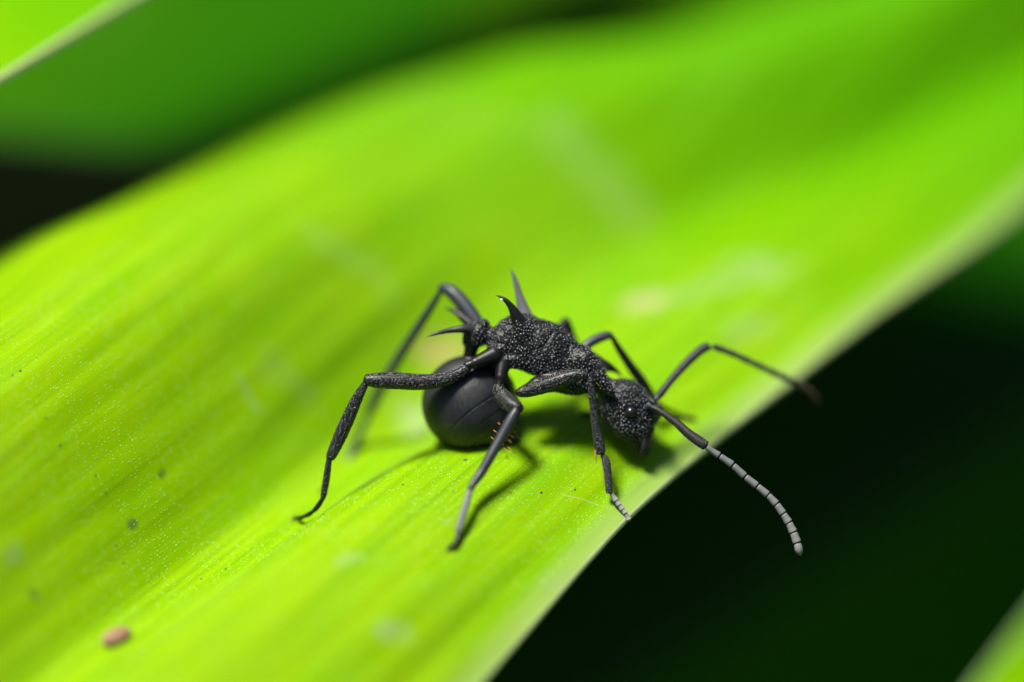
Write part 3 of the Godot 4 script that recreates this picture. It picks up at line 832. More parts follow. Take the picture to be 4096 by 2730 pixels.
	tube(b2, [Vector3(5.296, -2.5792, 2.0151), Vector3(5.3053, -2.5898, 2.0234), Vector3(5.3573, -2.6491, 2.0697), Vector3(5.4079, -2.7069, 2.1148), Vector3(5.4159, -2.716, 2.122)], [0.0555, 0.071, 0.0756, 0.081, 0.071], Color(0.132, 0.135, 0.135), 0, 0.15, 0.15, 4, 16)
	commit("flagellum_segment", b2, dull, ant_part, base)
	b2 = Build.new()
	tube(b2, [Vector3(5.2774, -2.5579, 1.9985), Vector3(5.3027, -2.5868, 2.021)], [0.0525, 0.0525], black, 0, 0.7, 0.7, 2, 10)
	commit("joint", b2, dull, ant_part, base)
	b2 = Build.new()
	tube(b2, [Vector3(5.4284, -2.7306, 2.1334), Vector3(5.4363, -2.7403, 2.141), Vector3(5.48, -2.7942, 2.1831), Vector3(5.5227, -2.8467, 2.2241), Vector3(5.5294, -2.855, 2.2306)], [0.0555, 0.071, 0.0756, 0.0847, 0.0742], Color(0.139, 0.142, 0.140), 0, 0.15, 0.15, 4, 16)
	commit("flagellum_segment", b2, dull, ant_part, base)
	b2 = Build.new()
	tube(b2, [Vector3(5.4127, -2.7113, 2.1183), Vector3(5.434, -2.7375, 2.1388)], [0.0525, 0.0525], black, 0, 0.7, 0.7, 2, 10)
	commit("joint", b2, dull, ant_part, base)
	b2 = Build.new()
	tube(b2, [Vector3(5.5398, -2.8693, 2.2418), Vector3(5.5462, -2.88, 2.2501), Vector3(5.5817, -2.9393, 2.2964), Vector3(5.6164, -2.997, 2.3415), Vector3(5.6219, -3.0061, 2.3486)], [0.0581, 0.0742, 0.079, 0.0884, 0.0774], Color(0.146, 0.148, 0.145), 0, 0.15, 0.15, 4, 16)
	commit("flagellum_segment", b2, dull, ant_part, base)
	b2 = Build.new()
	tube(b2, [Vector3(5.527, -2.8481, 2.2252), Vector3(5.5444, -2.8769, 2.2477)], [0.0548, 0.0548], black, 0, 0.7, 0.7, 2, 10)
	commit("joint", b2, dull, ant_part, base)
	b2 = Build.new()
	tube(b2, [Vector3(5.6304, -3.0219, 2.361), Vector3(5.6358, -3.0335, 2.37), Vector3(5.6659, -3.0981, 2.4205), Vector3(5.6952, -3.1612, 2.4698), Vector3(5.6998, -3.1711, 2.4775)], [0.0606, 0.0774, 0.0825, 0.0884, 0.0774], Color(0.153, 0.155, 0.150), 0, 0.15, 0.15, 4, 16)
	commit("flagellum_segment", b2, dull, ant_part, base)
	b2 = Build.new()
	tube(b2, [Vector3(5.6196, -2.9987, 2.3428), Vector3(5.6343, -3.0302, 2.3674)], [0.0572, 0.0572], black, 0, 0.7, 0.7, 2, 10)
	commit("joint", b2, dull, ant_part, base)
	b2 = Build.new()
	tube(b2, [Vector3(5.7032, -3.177, 2.4822), Vector3(5.7121, -3.2053, 2.5042), Vector3(5.736, -3.2819, 2.5641), Vector3(5.755, -3.3424, 2.6114), Vector3(5.7657, -3.3767, 2.6382)], [0.0522, 0.0757, 0.0842, 0.0606, 0.021], Color(0.160, 0.162, 0.155), 0, 0.15, 0.15, 4, 16)
	commit("flagellum_segment", b2, dull, ant_part, base)
	b2 = Build.new()
	tube(b2, [Vector3(5.6982, -3.1609, 2.4695), Vector3(5.7102, -3.1992, 2.4995)], [0.0572, 0.0572], black, 0, 0.7, 0.7, 2, 10)
	commit("joint", b2, dull, ant_part, base)
	b2 = Build.new()
	tube(b2, [Vector3(2.915, -1.3015, 0.1793), Vector3(2.9861, -1.2556, 0.118), Vector3(3.1642, -1.1184, -0.078), Vector3(3.4497, -0.9307, -0.3642), Vector3(3.771, -0.7592, -0.6378), Vector3(3.967, -0.7065, -0.7425)], [0.0561, 0.0771, 0.0736, 0.0842, 0.0947, 0.0877], black, 1200, 0.7, 0.3, 6, 14)
	ant_part = commit("antenna", b2, dull, o, base)
	b2 = Build.new()
	tube(b2, [Vector3(4.0475, -0.7117, -0.7434), Vector3(4.0646, -0.7209, -0.7451), Vector3(4.16, -0.7723, -0.7545), Vector3(4.253, -0.8223, -0.7636), Vector3(4.2677, -0.8302, -0.7651)], [0.048, 0.0613, 0.0653, 0.07, 0.0613], Color(0.028, 0.026, 0.024), 0, 0.15, 0.15, 4, 16)
	commit("flagellum_segment", b2, dull, ant_part, base)
	b2 = Build.new()
	tube(b2, [Vector3(4.2925, -0.8436, -0.7673), Vector3(4.3102, -0.8532, -0.7686), Vector3(4.4089, -0.907, -0.7762), Vector3(4.5051, -0.9593, -0.7834), Vector3(4.5203, -0.9676, -0.7846)], [0.048, 0.0613, 0.0653, 0.07, 0.0613], Color(0.028, 0.026, 0.024), 0, 0.15, 0.15, 4, 16)
	commit("flagellum_segment", b2, dull, ant_part, base)
	b2 = Build.new()
	tube(b2, [Vector3(4.2571, -0.8243, -0.7646), Vector3(4.3052, -0.8505, -0.7683)], [0.0453, 0.0453], black, 0, 0.7, 0.7, 2, 10)
	commit("joint", b2, dull, ant_part, base)
	b2 = Build.new()
	tube(b2, [Vector3(4.5473, -0.9826, -0.7856), Vector3(4.5678, -0.9944, -0.7852), Vector3(4.6824, -1.0601, -0.7834), Vector3(4.7941, -1.1241, -0.7816), Vector3(4.8117, -1.1342, -0.7814)], [0.048, 0.0613, 0.0653, 0.07, 0.0613], Color(0.028, 0.026, 0.024), 0, 0.15, 0.15, 4, 16)
	commit("flagellum_segment", b2, dull, ant_part, base)
	b2 = Build.new()
	tube(b2, [Vector3(4.5062, -0.9591, -0.7862), Vector3(4.5619, -0.991, -0.7853)], [0.0453, 0.0453], black, 0, 0.7, 0.7, 2, 10)
	commit("joint", b2, dull, ant_part, base)
	b2 = Build.new()
	tube(b2, [Vector3(4.8406, -1.1509, -0.781), Vector3(4.8603, -1.1624, -0.7809), Vector3(4.97, -1.2266, -0.7803), Vector3(5.0769, -1.2891, -0.7796), Vector3(5.0938, -1.299, -0.7795)], [0.048, 0.0613, 0.0653, 0.07, 0.0613], Color(0.028, 0.026, 0.024), 0, 0.15, 0.15, 4, 16)
	commit("flagellum_segment", b2, dull, ant_part, base)
	b2 = Build.new()
	tube(b2, [Vector3(4.8012, -1.1279, -0.7812), Vector3(4.8546, -1.1591, -0.7809)], [0.0453, 0.0453], black, 0, 0.7, 0.7, 2, 10)
	commit("joint", b2, dull, ant_part, base)
	b2 = Build.new()
	tube(b2, [Vector3(5.121, -1.3151, -0.7796), Vector3(5.1389, -1.3261, -0.7799), Vector3(5.2387, -1.3871, -0.7817), Vector3(5.336, -1.4466, -0.7835), Vector3(5.3514, -1.456, -0.7837)], [0.048, 0.0613, 0.0653, 0.07, 0.0613], Color(0.028, 0.026, 0.024), 0, 0.15, 0.15, 4, 16)
	commit("flagellum_segment", b2, dull, ant_part, base)
	b2 = Build.new()
	tube(b2, [Vector3(5.0851, -1.2932, -0.779), Vector3(5.1337, -1.3229, -0.7798)], [0.0453, 0.0453], black, 0, 0.7, 0.7, 2, 10)
	commit("joint", b2, dull, ant_part, base)
	b2 = Build.new()
	tube(b2, [Vector3(5.3758, -1.4711, -0.7847), Vector3(5.3917, -1.481, -0.7858), Vector3(5.4804, -1.5361, -0.7922), Vector3(5.5668, -1.5899, -0.7984), Vector3(5.5804, -1.5984, -0.7994)], [0.048, 0.0613, 0.0653, 0.07, 0.0613], Color(0.028, 0.026, 0.024), 0, 0.15, 0.15, 4, 16)
	commit("flagellum_segment", b2, dull, ant_part, base)
	b2 = Build.new()
	tube(b2, [Vector3(5.344, -1.4513, -0.7824), Vector3(5.3872, -1.4781, -0.7855)], [0.0453, 0.0453], black, 0, 0.7, 0.7, 2, 10)
	commit("joint", b2, dull, ant_part, base)
	b2 = Build.new()
	tube(b2, [Vector3(5.602, -1.6119, -0.8015), Vector3(5.6159, -1.6207, -0.8035), Vector3(5.6934, -1.67, -0.8145), Vector3(5.7689, -1.718, -0.8253), Vector3(5.7808, -1.7255, -0.827)], [0.048, 0.0613, 0.0653, 0.07, 0.0613], Color(0.028, 0.026, 0.024), 0, 0.15, 0.15, 4, 16)
	commit("flagellum_segment", b2, dull, ant_part, base)
	b2 = Build.new()
	tube(b2, [Vector3(5.5742, -1.5942, -0.7976), Vector3(5.612, -1.6182, -0.803)], [0.0453, 0.0453], black, 0, 0.7, 0.7, 2, 10)
	commit("joint", b2, dull, ant_part, base)
	b2 = Build.new()
	tube(b2, [Vector3(5.7986, -1.7384, -0.8296), Vector3(5.8089, -1.7477, -0.8312), Vector3(5.8663, -1.7994, -0.8403), Vector3(5.9222, -1.8497, -0.8492), Vector3(5.931, -1.8577, -0.8506)], [0.048, 0.0613, 0.0653, 0.07, 0.0613], Color(0.05, 0.03, 0.018), 0, 0.15, 0.15, 4, 16)
	commit("flagellum_segment", b2, dull, ant_part, base)
	b2 = Build.new()
	tube(b2, [Vector3(5.778, -1.7199, -0.8263), Vector3(5.8059, -1.745, -0.8308)], [0.0453, 0.0453], black, 0, 0.7, 0.7, 2, 10)
	commit("joint", b2, dull, ant_part, base)
	b2 = Build.new()
	tube(b2, [Vector3(5.9447, -1.8711, -0.8529), Vector3(5.9532, -1.8805, -0.8543), Vector3(6.0006, -1.9335, -0.8625), Vector3(6.0468, -1.985, -0.8704), Vector3(6.054, -1.9932, -0.8717)], [0.048, 0.0613, 0.0653, 0.07, 0.0613], Color(0.05, 0.03, 0.018), 0, 0.15, 0.15, 4, 16)
	commit("flagellum_segment", b2, dull, ant_part, base)
	b2 = Build.new()
	tube(b2, [Vector3(5.9277, -1.8521, -0.8499), Vector3(5.9508, -1.8778, -0.8539)], [0.0453, 0.0453], black, 0, 0.7, 0.7, 2, 10)
	commit("joint", b2, dull, ant_part, base)
	b2 = Build.new()
	tube(b2, [Vector3(6.0649, -2.0074, -0.8733), Vector3(6.0712, -2.0179, -0.8739), Vector3(6.106, -2.0769, -0.8773), Vector3(6.1399, -2.1343, -0.8807), Vector3(6.1452, -2.1434, -0.8812)], [0.048, 0.0613, 0.0653, 0.07, 0.0613], Color(0.05, 0.03, 0.018), 0, 0.15, 0.15, 4, 16)
	commit("flagellum_segment", b2, dull, ant_part, base)
	b2 = Build.new()
	tube(b2, [Vector3(6.0524, -1.9862, -0.872), Vector3(6.0694, -2.0149, -0.8737)], [0.0453, 0.0453], black, 0, 0.7, 0.7, 2, 10)
	commit("joint", b2, dull, ant_part, base)
	b2 = Build.new()
	tube(b2, [Vector3(6.1489, -2.1494, -0.8816), Vector3(6.1605, -2.171, -0.8825), Vector3(6.192, -2.2296, -0.8849), Vector3(6.2169, -2.2759, -0.8868), Vector3(6.231, -2.3022, -0.8879)], [0.0413, 0.06, 0.0666, 0.048, 0.0167], Color(0.05, 0.03, 0.018), 0, 0.15, 0.15, 4, 16)
	commit("flagellum_segment", b2, dull, ant_part, base)
	b2 = Build.new()
	tube(b2, [Vector3(6.1423, -2.137, -0.8811), Vector3(6.1581, -2.1663, -0.8823)], [0.0453, 0.0453], black, 0, 0.7, 0.7, 2, 10)
	commit("joint", b2, dull, ant_part, base)
	spots.clear()
	for i in leg_p.size():
		var nn := leg_n[i]
		var x := nn.cross(Vector3(0.31, 0.2, 0.93)).normalized()
		var r := rng.randf_range(0.006, 0.010)
		spots.append(Transform3D(x * r, nn * r * 0.8, x.cross(nn) * r, leg_p[i]))
	scatter("scape_granules", spots, mat(lin(0.03, 0.031, 0.033), 0.25, 0.6), o, base, 6, 4)
	var amber_mat := mat(lin(0.32, 0.16, 0.04), 0.35, 0.5)
	amber_mat.backlight_enabled = true
	amber_mat.backlight = Color(0.5, 0.5, 0.5)
	b2 = Build.new()
	tube(b2, [Vector3(1.6785, -1.668, 1.3285), Vector3(1.6643, -1.739, 1.3967), Vector3(1.6782, -1.8156, 1.4693), Vector3(1.6922, -1.904, 1.5383)], [0.0175, 0.0245, 0.0175, 0.0035], Color.WHITE, 0, 0.7, 0.7, 4, 8)
	commit("tibial_spur", b2, amber_mat, o, base)
	b2 = Build.new()
	tube(b2, [Vector3(2.6891, -1.2677, 0.5716), Vector3(2.7376, -1.1991, 0.5561), Vector3(2.7721, -1.197, 0.5925)], [0.0421, 0.0596, 0.0456], grey, 0, 0.7, 0.7, 4, 12)
	tube(b2, [Vector3(2.8924, -1.2919, 0.2479), Vector3(2.9216, -1.2835, 0.1906), Vector3(2.9503, -1.2737, 0.1576)], [0.0456, 0.0631, 0.0491], grey, 0, 0.7, 0.7, 4, 12)
	commit("antennal_socket", b2, dull, o, base)
	b2 = Build.new()
	tube(b2, [Vector3(-0.3726, -1.5933, 0.866), Vector3(-0.3405, -1.5708, 0.9245), Vector3(-0.302, -1.5621, 0.9811)], [0.008, 0.0096, 0.0032], Color.WHITE, 0, 0.7, 0.7, 2, 6)
	tube(b2, [Vector3(-0.4205, -1.6904, 0.9747), Vector3(-0.3883, -1.6678, 1.0332), Vector3(-0.3498, -1.659, 1.0898)], [0.008, 0.0096, 0.0032], Color.WHITE, 0, 0.7, 0.7, 2, 6)
	tube(b2, [Vector3(-0.3008, -1.4981, 0.7293), Vector3(-0.2687, -1.4757, 0.7879), Vector3(-0.2303, -1.467, 0.8446)], [0.008, 0.0096, 0.0032], Color.WHITE, 0, 0.7, 0.7, 2, 6)
	tube(b2, [Vector3(-0.029, -1.7646, 0.8192), Vector3(0.003, -1.742, 0.8777), Vector3(0.0414, -1.7333, 0.9343)], [0.008, 0.0096, 0.0032], Color.WHITE, 0, 0.7, 0.7, 2, 6)
	tube(b2, [Vector3(0.019, -1.7551, 0.6779), Vector3(0.051, -1.7326, 0.7364), Vector3(0.0894, -1.7239, 0.7931)], [0.008, 0.0096, 0.0032], Color.WHITE, 0, 0.7, 0.7, 2, 6)
	tube(b2, [Vector3(-0.077, -1.8453, 0.8721), Vector3(-0.045, -1.8227, 0.9306), Vector3(-0.0066, -1.8139, 0.9872)], [0.008, 0.0096, 0.0032], Color.WHITE, 0, 0.7, 0.7, 2, 6)
	tube(b2, [Vector3(-0.085, -1.9196, 0.9964), Vector3(-0.053, -1.897, 1.0548), Vector3(-0.0146, -1.8882, 1.1114)], [0.008, 0.0096, 0.0032], Color.WHITE, 0, 0.7, 0.7, 2, 6)
	tube(b2, [Vector3(-0.1889, -1.5033, 0.6845), Vector3(-0.1569, -1.4809, 0.7431), Vector3(-0.1185, -1.4722, 0.7998)], [0.008, 0.0096, 0.0032], Color.WHITE, 0, 0.7, 0.7, 2, 6)
	tube(b2, [Vector3(0.0831, -1.8267, 0.7677), Vector3(0.115, -1.8041, 0.8263), Vector3(0.1534, -1.7954, 0.8829)], [0.008, 0.0096, 0.0032], Color.WHITE, 0, 0.7, 0.7, 2, 6)
	tube(b2, [Vector3(-0.141, -1.6954, 0.803), Vector3(-0.1089, -1.6729, 0.8615), Vector3(-0.0705, -1.6642, 0.9182)], [0.008, 0.0096, 0.0032], Color.WHITE, 0, 0.7, 0.7, 2, 6)
	tube(b2, [Vector3(-0.2367, -1.7797, 1.0294), Vector3(-0.2047, -1.7571, 1.0879), Vector3(-0.1663, -1.7483, 1.1445)], [0.008, 0.0096, 0.0032], Color.WHITE, 0, 0.7, 0.7, 2, 6)
	tube(b2, [Vector3(0.035, -1.6324, 0.6516), Vector3(0.067, -1.61, 0.7101), Vector3(0.1054, -1.6013, 0.7668)], [0.008, 0.0096, 0.0032], Color.WHITE, 0, 0.7, 0.7, 2, 6)
	tube(b2, [Vector3(-0.173, -1.9316, 1.0197), Vector3(-0.1409, -1.9089, 1.0781), Vector3(-0.1025, -1.9001, 1.1347)], [0.008, 0.0096, 0.0032], Color.WHITE, 0, 0.7, 0.7, 2, 6)
	tube(b2, [Vector3(-0.2849, -1.6974, 0.8515), Vector3(-0.2528, -1.6748, 0.91), Vector3(-0.2143, -1.6661, 0.9667)], [0.008, 0.0096, 0.0032], Color.WHITE, 0, 0.7, 0.7, 2, 6)
	var hairs := commit("tail_hairs", b2, amber_mat, o, base)
	hairs.set_meta("kind", "stuff")
	b2 = Build.new()
	tube(b2, [Vector3(1.8336, -1.9172, 1.4785), Vector3(1.8104, -1.9098, 1.5175), Vector3(1.7952, -1.9307, 1.5338)], [0.0039, 0.0032, 0.0011], Color.WHITE, 0, 0.7, 0.7, 2, 4)
	tube(b2, [Vector3(1.9285, -2.3436, 1.8468), Vector3(1.8997, -2.3576, 1.8673), Vector3(1.8806, -2.3839, 1.8879)], [0.0039, 0.0032, 0.0011], Color.WHITE, 0, 0.7, 0.7, 2, 4)
	tube(b2, [Vector3(1.9327, -2.3942, 1.816), Vector3(1.912, -2.3671, 1.8748), Vector3(1.8988, -2.3853, 1.8889)], [0.0039, 0.0032, 0.0011], Color.WHITE, 0, 0.7, 0.7, 2, 4)
	tube(b2, [Vector3(1.8518, -1.9679, 1.5957), Vector3(1.8309, -1.9983, 1.5866), Vector3(1.8166, -2.0179, 1.6019)], [0.0039, 0.0032, 0.0011], Color.WHITE, 0, 0.7, 0.7, 2, 4)
	tube(b2, [Vector3(1.8541, -1.9828, 1.5978), Vector3(1.8218, -2.0159, 1.6003), Vector3(1.8, -2.0459, 1.6238)], [0.0039, 0.0032, 0.0011], Color.WHITE, 0, 0.7, 0.7, 2, 4)
	tube(b2, [Vector3(1.8861, -2.1445, 1.6949), Vector3(1.8563, -2.161, 1.7138), Vector3(1.8365, -2.1883, 1.7351)], [0.0039, 0.0032, 0.0011], Color.WHITE, 0, 0.7, 0.7, 2, 4)
	tube(b2, [Vector3(1.8816, -2.1025, 1.7097), Vector3(1.8621, -2.1364, 1.6946), Vector3(1.8488, -2.1548, 1.7089)], [0.0039, 0.0032, 0.0011], Color.WHITE, 0, 0.7, 0.7, 2, 4)
	tube(b2, [Vector3(1.8427, -1.9463, 1.5317), Vector3(1.8122, -1.9591, 1.556), Vector3(1.7919, -1.9871, 1.5778)], [0.0039, 0.0032, 0.0011], Color.WHITE, 0, 0.7, 0.7, 2, 4)
	tube(b2, [Vector3(1.8553, -2.0066, 1.5748), Vector3(1.8263, -2.0164, 1.6007), Vector3(1.8071, -2.0428, 1.6214)], [0.0039, 0.0032, 0.0011], Color.WHITE, 0, 0.7, 0.7, 2, 4)
	tube(b2, [Vector3(1.8541, -2.0175, 1.5459), Vector3(1.8211, -2.0109, 1.5965), Vector3(1.7996, -2.0406, 1.6197)], [0.0039, 0.0032, 0.0011], Color.WHITE, 0, 0.7, 0.7, 2, 4)
	tube(b2, [Vector3(1.8473, -1.9743, 1.5386), Vector3(1.8184, -1.9785, 1.5712), Vector3(1.7993, -2.0048, 1.5917)], [0.0039, 0.0032, 0.0011], Color.WHITE, 0, 0.7, 0.7, 2, 4)
	tube(b2, [Vector3(1.9199, -2.2962, 1.8263), Vector3(1.8888, -2.3202, 1.8381), Vector3(1.868, -2.3489, 1.8605)], [0.0039, 0.0032, 0.0011], Color.WHITE, 0, 0.7, 0.7, 2, 4)
	tube(b2, [Vector3(1.9323, -2.3628, 1.8585), Vector3(1.9112, -2.37, 1.877), Vector3(1.8973, -2.3893, 1.8921)], [0.0039, 0.0032, 0.0011], Color.WHITE, 0, 0.7, 0.7, 2, 4)
	tube(b2, [Vector3(1.9066, -2.248, 1.758), Vector3(1.8848, -2.2502, 1.7835), Vector3(1.8705, -2.27, 1.7989)], [0.0039, 0.0032, 0.0011], Color.WHITE, 0, 0.7, 0.7, 2, 4)
	tube(b2, [Vector3(1.8381, -1.882, 1.4301), Vector3(1.7931, -1.8692, 1.4857), Vector3(1.773, -1.8969, 1.5074)], [0.0039, 0.0032, 0.0011], Color.WHITE, 0, 0.7, 0.7, 2, 4)
	tube(b2, [Vector3(1.885, -2.1354, 1.6968), Vector3(1.8514, -2.159, 1.7122), Vector3(1.8289, -2.19, 1.7364)], [0.0039, 0.0032, 0.0011], Color.WHITE, 0, 0.7, 0.7, 2, 4)
	tube(b2, [Vector3(1.8996, -2.2216, 1.7235), Vector3(1.8702, -2.2218, 1.7612), Vector3(1.8509, -2.2484, 1.782)], [0.0039, 0.0032, 0.0011], Color.WHITE, 0, 0.7, 0.7, 2, 4)
	tube(b2, [Vector3(1.8727, -2.1204, 1.589), Vector3(1.8384, -2.0957, 1.6627), Vector3(1.8164, -2.1261, 1.6865)], [0.0039, 0.0032, 0.0011], Color.WHITE, 0, 0.7, 0.7, 2, 4)
	tube(b2, [Vector3(1.8731, -2.0629, 1.6786), Vector3(1.8435, -2.1034, 1.6687), Vector3(1.8234, -2.1311, 1.6904)], [0.0039, 0.0032, 0.0011], Color.WHITE, 0, 0.7, 0.7, 2, 4)
	tube(b2, [Vector3(1.9011, -2.2564, 1.6878), Vector3(1.8701, -2.2257, 1.7643), Vector3(1.8502, -2.2532, 1.7857)], [0.0039, 0.0032, 0.0011], Color.WHITE, 0, 0.7, 0.7, 2, 4)
	tube(b2, [Vector3(1.9139, -2.275, 1.7948), Vector3(1.8901, -2.2866, 1.8119), Vector3(1.8743, -2.3084, 1.8289)], [0.0039, 0.0032, 0.0011], Color.WHITE, 0, 0.7, 0.7, 2, 4)
	tube(b2, [Vector3(1.8963, -2.1982, 1.7233), Vector3(1.8768, -2.2011, 1.7451), Vector3(1.8639, -2.2189, 1.759)], [0.0039, 0.0032, 0.0011], Color.WHITE, 0, 0.7, 0.7, 2, 4)
	tube(b2, [Vector3(1.8377, -1.8979, 1.55), Vector3(1.8173, -1.9325, 1.5352), Vector3(1.8033, -1.9517, 1.5502)], [0.0039, 0.0032, 0.0011], Color.WHITE, 0, 0.7, 0.7, 2, 4)
	tube(b2, [Vector3(1.9074, -2.2356, 1.7851), Vector3(1.8865, -2.256, 1.7879), Vector3(1.8724, -2.2754, 1.8031)], [0.0039, 0.0032, 0.0011], Color.WHITE, 0, 0.7, 0.7, 2, 4)
	tube(b2, [Vector3(1.8635, -2.0196, 1.6418), Vector3(1.8304, -2.0609, 1.6355), Vector3(1.808, -2.0918, 1.6597)], [0.0039, 0.0032, 0.0011], Color.WHITE, 0, 0.7, 0.7, 2, 4)
	tube(b2, [Vector3(1.8717, -2.112, 1.5917), Vector3(1.8425, -2.0887, 1.6573), Vector3(1.8237, -2.1146, 1.6775)], [0.0039, 0.0032, 0.0011], Color.WHITE, 0, 0.7, 0.7, 2, 4)
	tube(b2, [Vector3(1.9134, -2.2654, 1.8037), Vector3(1.88, -2.2916, 1.8158), Vector3(1.8577, -2.3224, 1.8398)], [0.0039, 0.0032, 0.0011], Color.WHITE, 0, 0.7, 0.7, 2, 4)
	tube(b2, [Vector3(1.8678, -2.0938, 1.5773), Vector3(1.8418, -2.0684, 1.6414), Vector3(1.8252, -2.0913, 1.6593)], [0.0039, 0.0032, 0.0011], Color.WHITE, 0, 0.7, 0.7, 2, 4)
	tube(b2, [Vector3(1.9292, -2.3322, 1.8714), Vector3(1.9081, -2.3583, 1.8679), Vector3(1.8938, -2.378, 1.8833)], [0.0039, 0.0032, 0.0011], Color.WHITE, 0, 0.7, 0.7, 2, 4)
	tube(b2, [Vector3(1.8458, -1.9647, 1.5373), Vector3(1.8227, -1.9682, 1.5631), Vector3(1.8075, -1.9892, 1.5795)], [0.0039, 0.0032, 0.0011], Color.WHITE, 0, 0.7, 0.7, 2, 4)
	tube(b2, [Vector3(1.8863, -2.1206, 1.7323), Vector3(1.8635, -2.1609, 1.7137), Vector3(1.848, -2.1824, 1.7305)], [0.0039, 0.0032, 0.0011], Color.WHITE, 0, 0.7, 0.7, 2, 4)
	tube(b2, [Vector3(1.8676, -2.0716, 1.6084), Vector3(1.8421, -2.0704, 1.643), Vector3(1.8253, -2.0936, 1.661)], [0.0039, 0.0032, 0.0011], Color.WHITE, 0, 0.7, 0.7, 2, 4)
	tube(b2, [Vector3(1.9294, -2.3556, 1.838), Vector3(1.8984, -2.3618, 1.8706), Vector3(1.8781, -2.3899, 1.8925)], [0.0039, 0.0032, 0.0011], Color.WHITE, 0, 0.7, 0.7, 2, 4)
	tube(b2, [Vector3(1.8897, -2.1397, 1.7396), Vector3(1.8599, -2.1809, 1.7292), Vector3(1.8397, -2.2087, 1.751)], [0.0039, 0.0032, 0.0011], Color.WHITE, 0, 0.7, 0.7, 2, 4)
	tube(b2, [Vector3(1.9238, -2.3541, 1.7822), Vector3(1.8907, -2.3339, 1.8488), Vector3(1.8694, -2.3634, 1.8718)], [0.0039, 0.0032, 0.0011], Color.WHITE, 0, 0.7, 0.7, 2, 4)
	tube(b2, [Vector3(1.9112, -2.2631, 1.7835), Vector3(1.8855, -2.2748, 1.8027), Vector3(1.8685, -2.2983, 1.821)], [0.0039, 0.0032, 0.0011], Color.WHITE, 0, 0.7, 0.7, 2, 4)
	tube(b2, [Vector3(1.8302, -1.8635, 1.5225), Vector3(1.8011, -1.9034, 1.5125), Vector3(1.7814, -1.9307, 1.5338)], [0.0039, 0.0032, 0.0011], Color.WHITE, 0, 0.7, 0.7, 2, 4)
	tube(b2, [Vector3(1.8402, -1.8515, 1.498), Vector3(1.8041, -1.8792, 1.4936), Vector3(1.7891, -1.8999, 1.5097)], [0.0039, 0.0032, 0.0011], Color.WHITE, 0, 0.7, 0.7, 2, 4)
	tube(b2, [Vector3(1.8575, -1.9861, 1.6278), Vector3(1.8383, -2.0244, 1.607), Vector3(1.825, -2.0427, 1.6213)], [0.0039, 0.0032, 0.0011], Color.WHITE, 0, 0.7, 0.7, 2, 4)
	tube(b2, [Vector3(1.8363, -1.912, 1.5146), Vector3(1.8156, -1.9233, 1.528), Vector3(1.8018, -1.9422, 1.5428)], [0.0039, 0.0032, 0.0011], Color.WHITE, 0, 0.7, 0.7, 2, 4)
	tube(b2, [Vector3(1.8362, -1.8632, 1.4383), Vector3(1.788, -1.864, 1.4817), Vector3(1.7656, -1.895, 1.5059)], [0.0039, 0.0032, 0.0011], Color.WHITE, 0, 0.7, 0.7, 2, 4)
	tube(b2, [Vector3(1.8359, -1.9093, 1.515), Vector3(1.8127, -1.9235, 1.5282), Vector3(1.7973, -1.9448, 1.5448)], [0.0039, 0.0032, 0.0011], Color.WHITE, 0, 0.7, 0.7, 2, 4)
	tube(b2, [Vector3(1.8618, -2.0636, 1.5591), Vector3(1.8399, -2.0382, 1.6178), Vector3(1.8259, -2.0575, 1.6329)], [0.0039, 0.0032, 0.0011], Color.WHITE, 0, 0.7, 0.7, 2, 4)
	tube(b2, [Vector3(1.9339, -2.3747, 1.8578), Vector3(1.9069, -2.3808, 1.8855), Vector3(1.889, -2.4055, 1.9047)], [0.0039, 0.0032, 0.0011], Color.WHITE, 0, 0.7, 0.7, 2, 4)
	tube(b2, [Vector3(1.8427, -1.8752, 1.489), Vector3(1.808, -1.888, 1.5005), Vector3(1.7942, -1.907, 1.5153)], [0.0039, 0.0032, 0.0011], Color.WHITE, 0, 0.7, 0.7, 2, 4)
	tube(b2, [Vector3(1.849, -1.9578, 1.5812), Vector3(1.8165, -1.9924, 1.582), Vector3(1.7946, -2.0227, 1.6057)], [0.0039, 0.0032, 0.0011], Color.WHITE, 0, 0.7, 0.7, 2, 4)
	var brush := commit("leg_hairs", b2, amber_mat, o, base)
	brush.set_meta("kind", "stuff")
	b2 = Build.new()
	tube(b2, [Vector3(2.3482, -2.9124, 2.088), Vector3(2.3282, -2.8924, 2.078), Vector3(2.3032, -2.9174, 2.068)], [0.011, 0.009, 0.002], Color.WHITE, 0.0, 0.7, 0.7, 3, 6)
	tube(b2, [Vector3(2.3482, -2.9124, 2.088), Vector3(2.3282, -2.8924, 2.138), Vector3(2.3032, -2.9174, 2.168)], [0.011, 0.009, 0.002], Color.WHITE, 0.0, 0.7, 0.7, 3, 6)
	tube(b2, [Vector3(-4.4296, -3.4752, 1.4237), Vector3(-4.4496, -3.4552, 1.4137), Vector3(-4.4746, -3.4802, 1.4037)], [0.011, 0.009, 0.002], Color.WHITE, 0.0, 0.7, 0.7, 3, 6)
	tube(b2, [Vector3(-4.4296, -3.4752, 1.4237), Vector3(-4.4496, -3.4552, 1.4737), Vector3(-4.4746, -3.4802, 1.5037)], [0.011, 0.009, 0.002], Color.WHITE, 0.0, 0.7, 0.7, 3, 6)
	tube(b2, [Vector3(-1.2781, -2.4153, 3.6032), Vector3(-1.2981, -2.3953, 3.5932), Vector3(-1.3231, -2.4203, 3.5832)], [0.011, 0.009, 0.002], Color.WHITE, 0.0, 0.7, 0.7, 3, 6)
	tube(b2, [Vector3(-1.2781, -2.4153, 3.6032), Vector3(-1.2981, -2.3953, 3.6532), Vector3(-1.3231, -2.4203, 3.6832)], [0.011, 0.009, 0.002], Color.WHITE, 0.0, 0.7, 0.7, 3, 6)
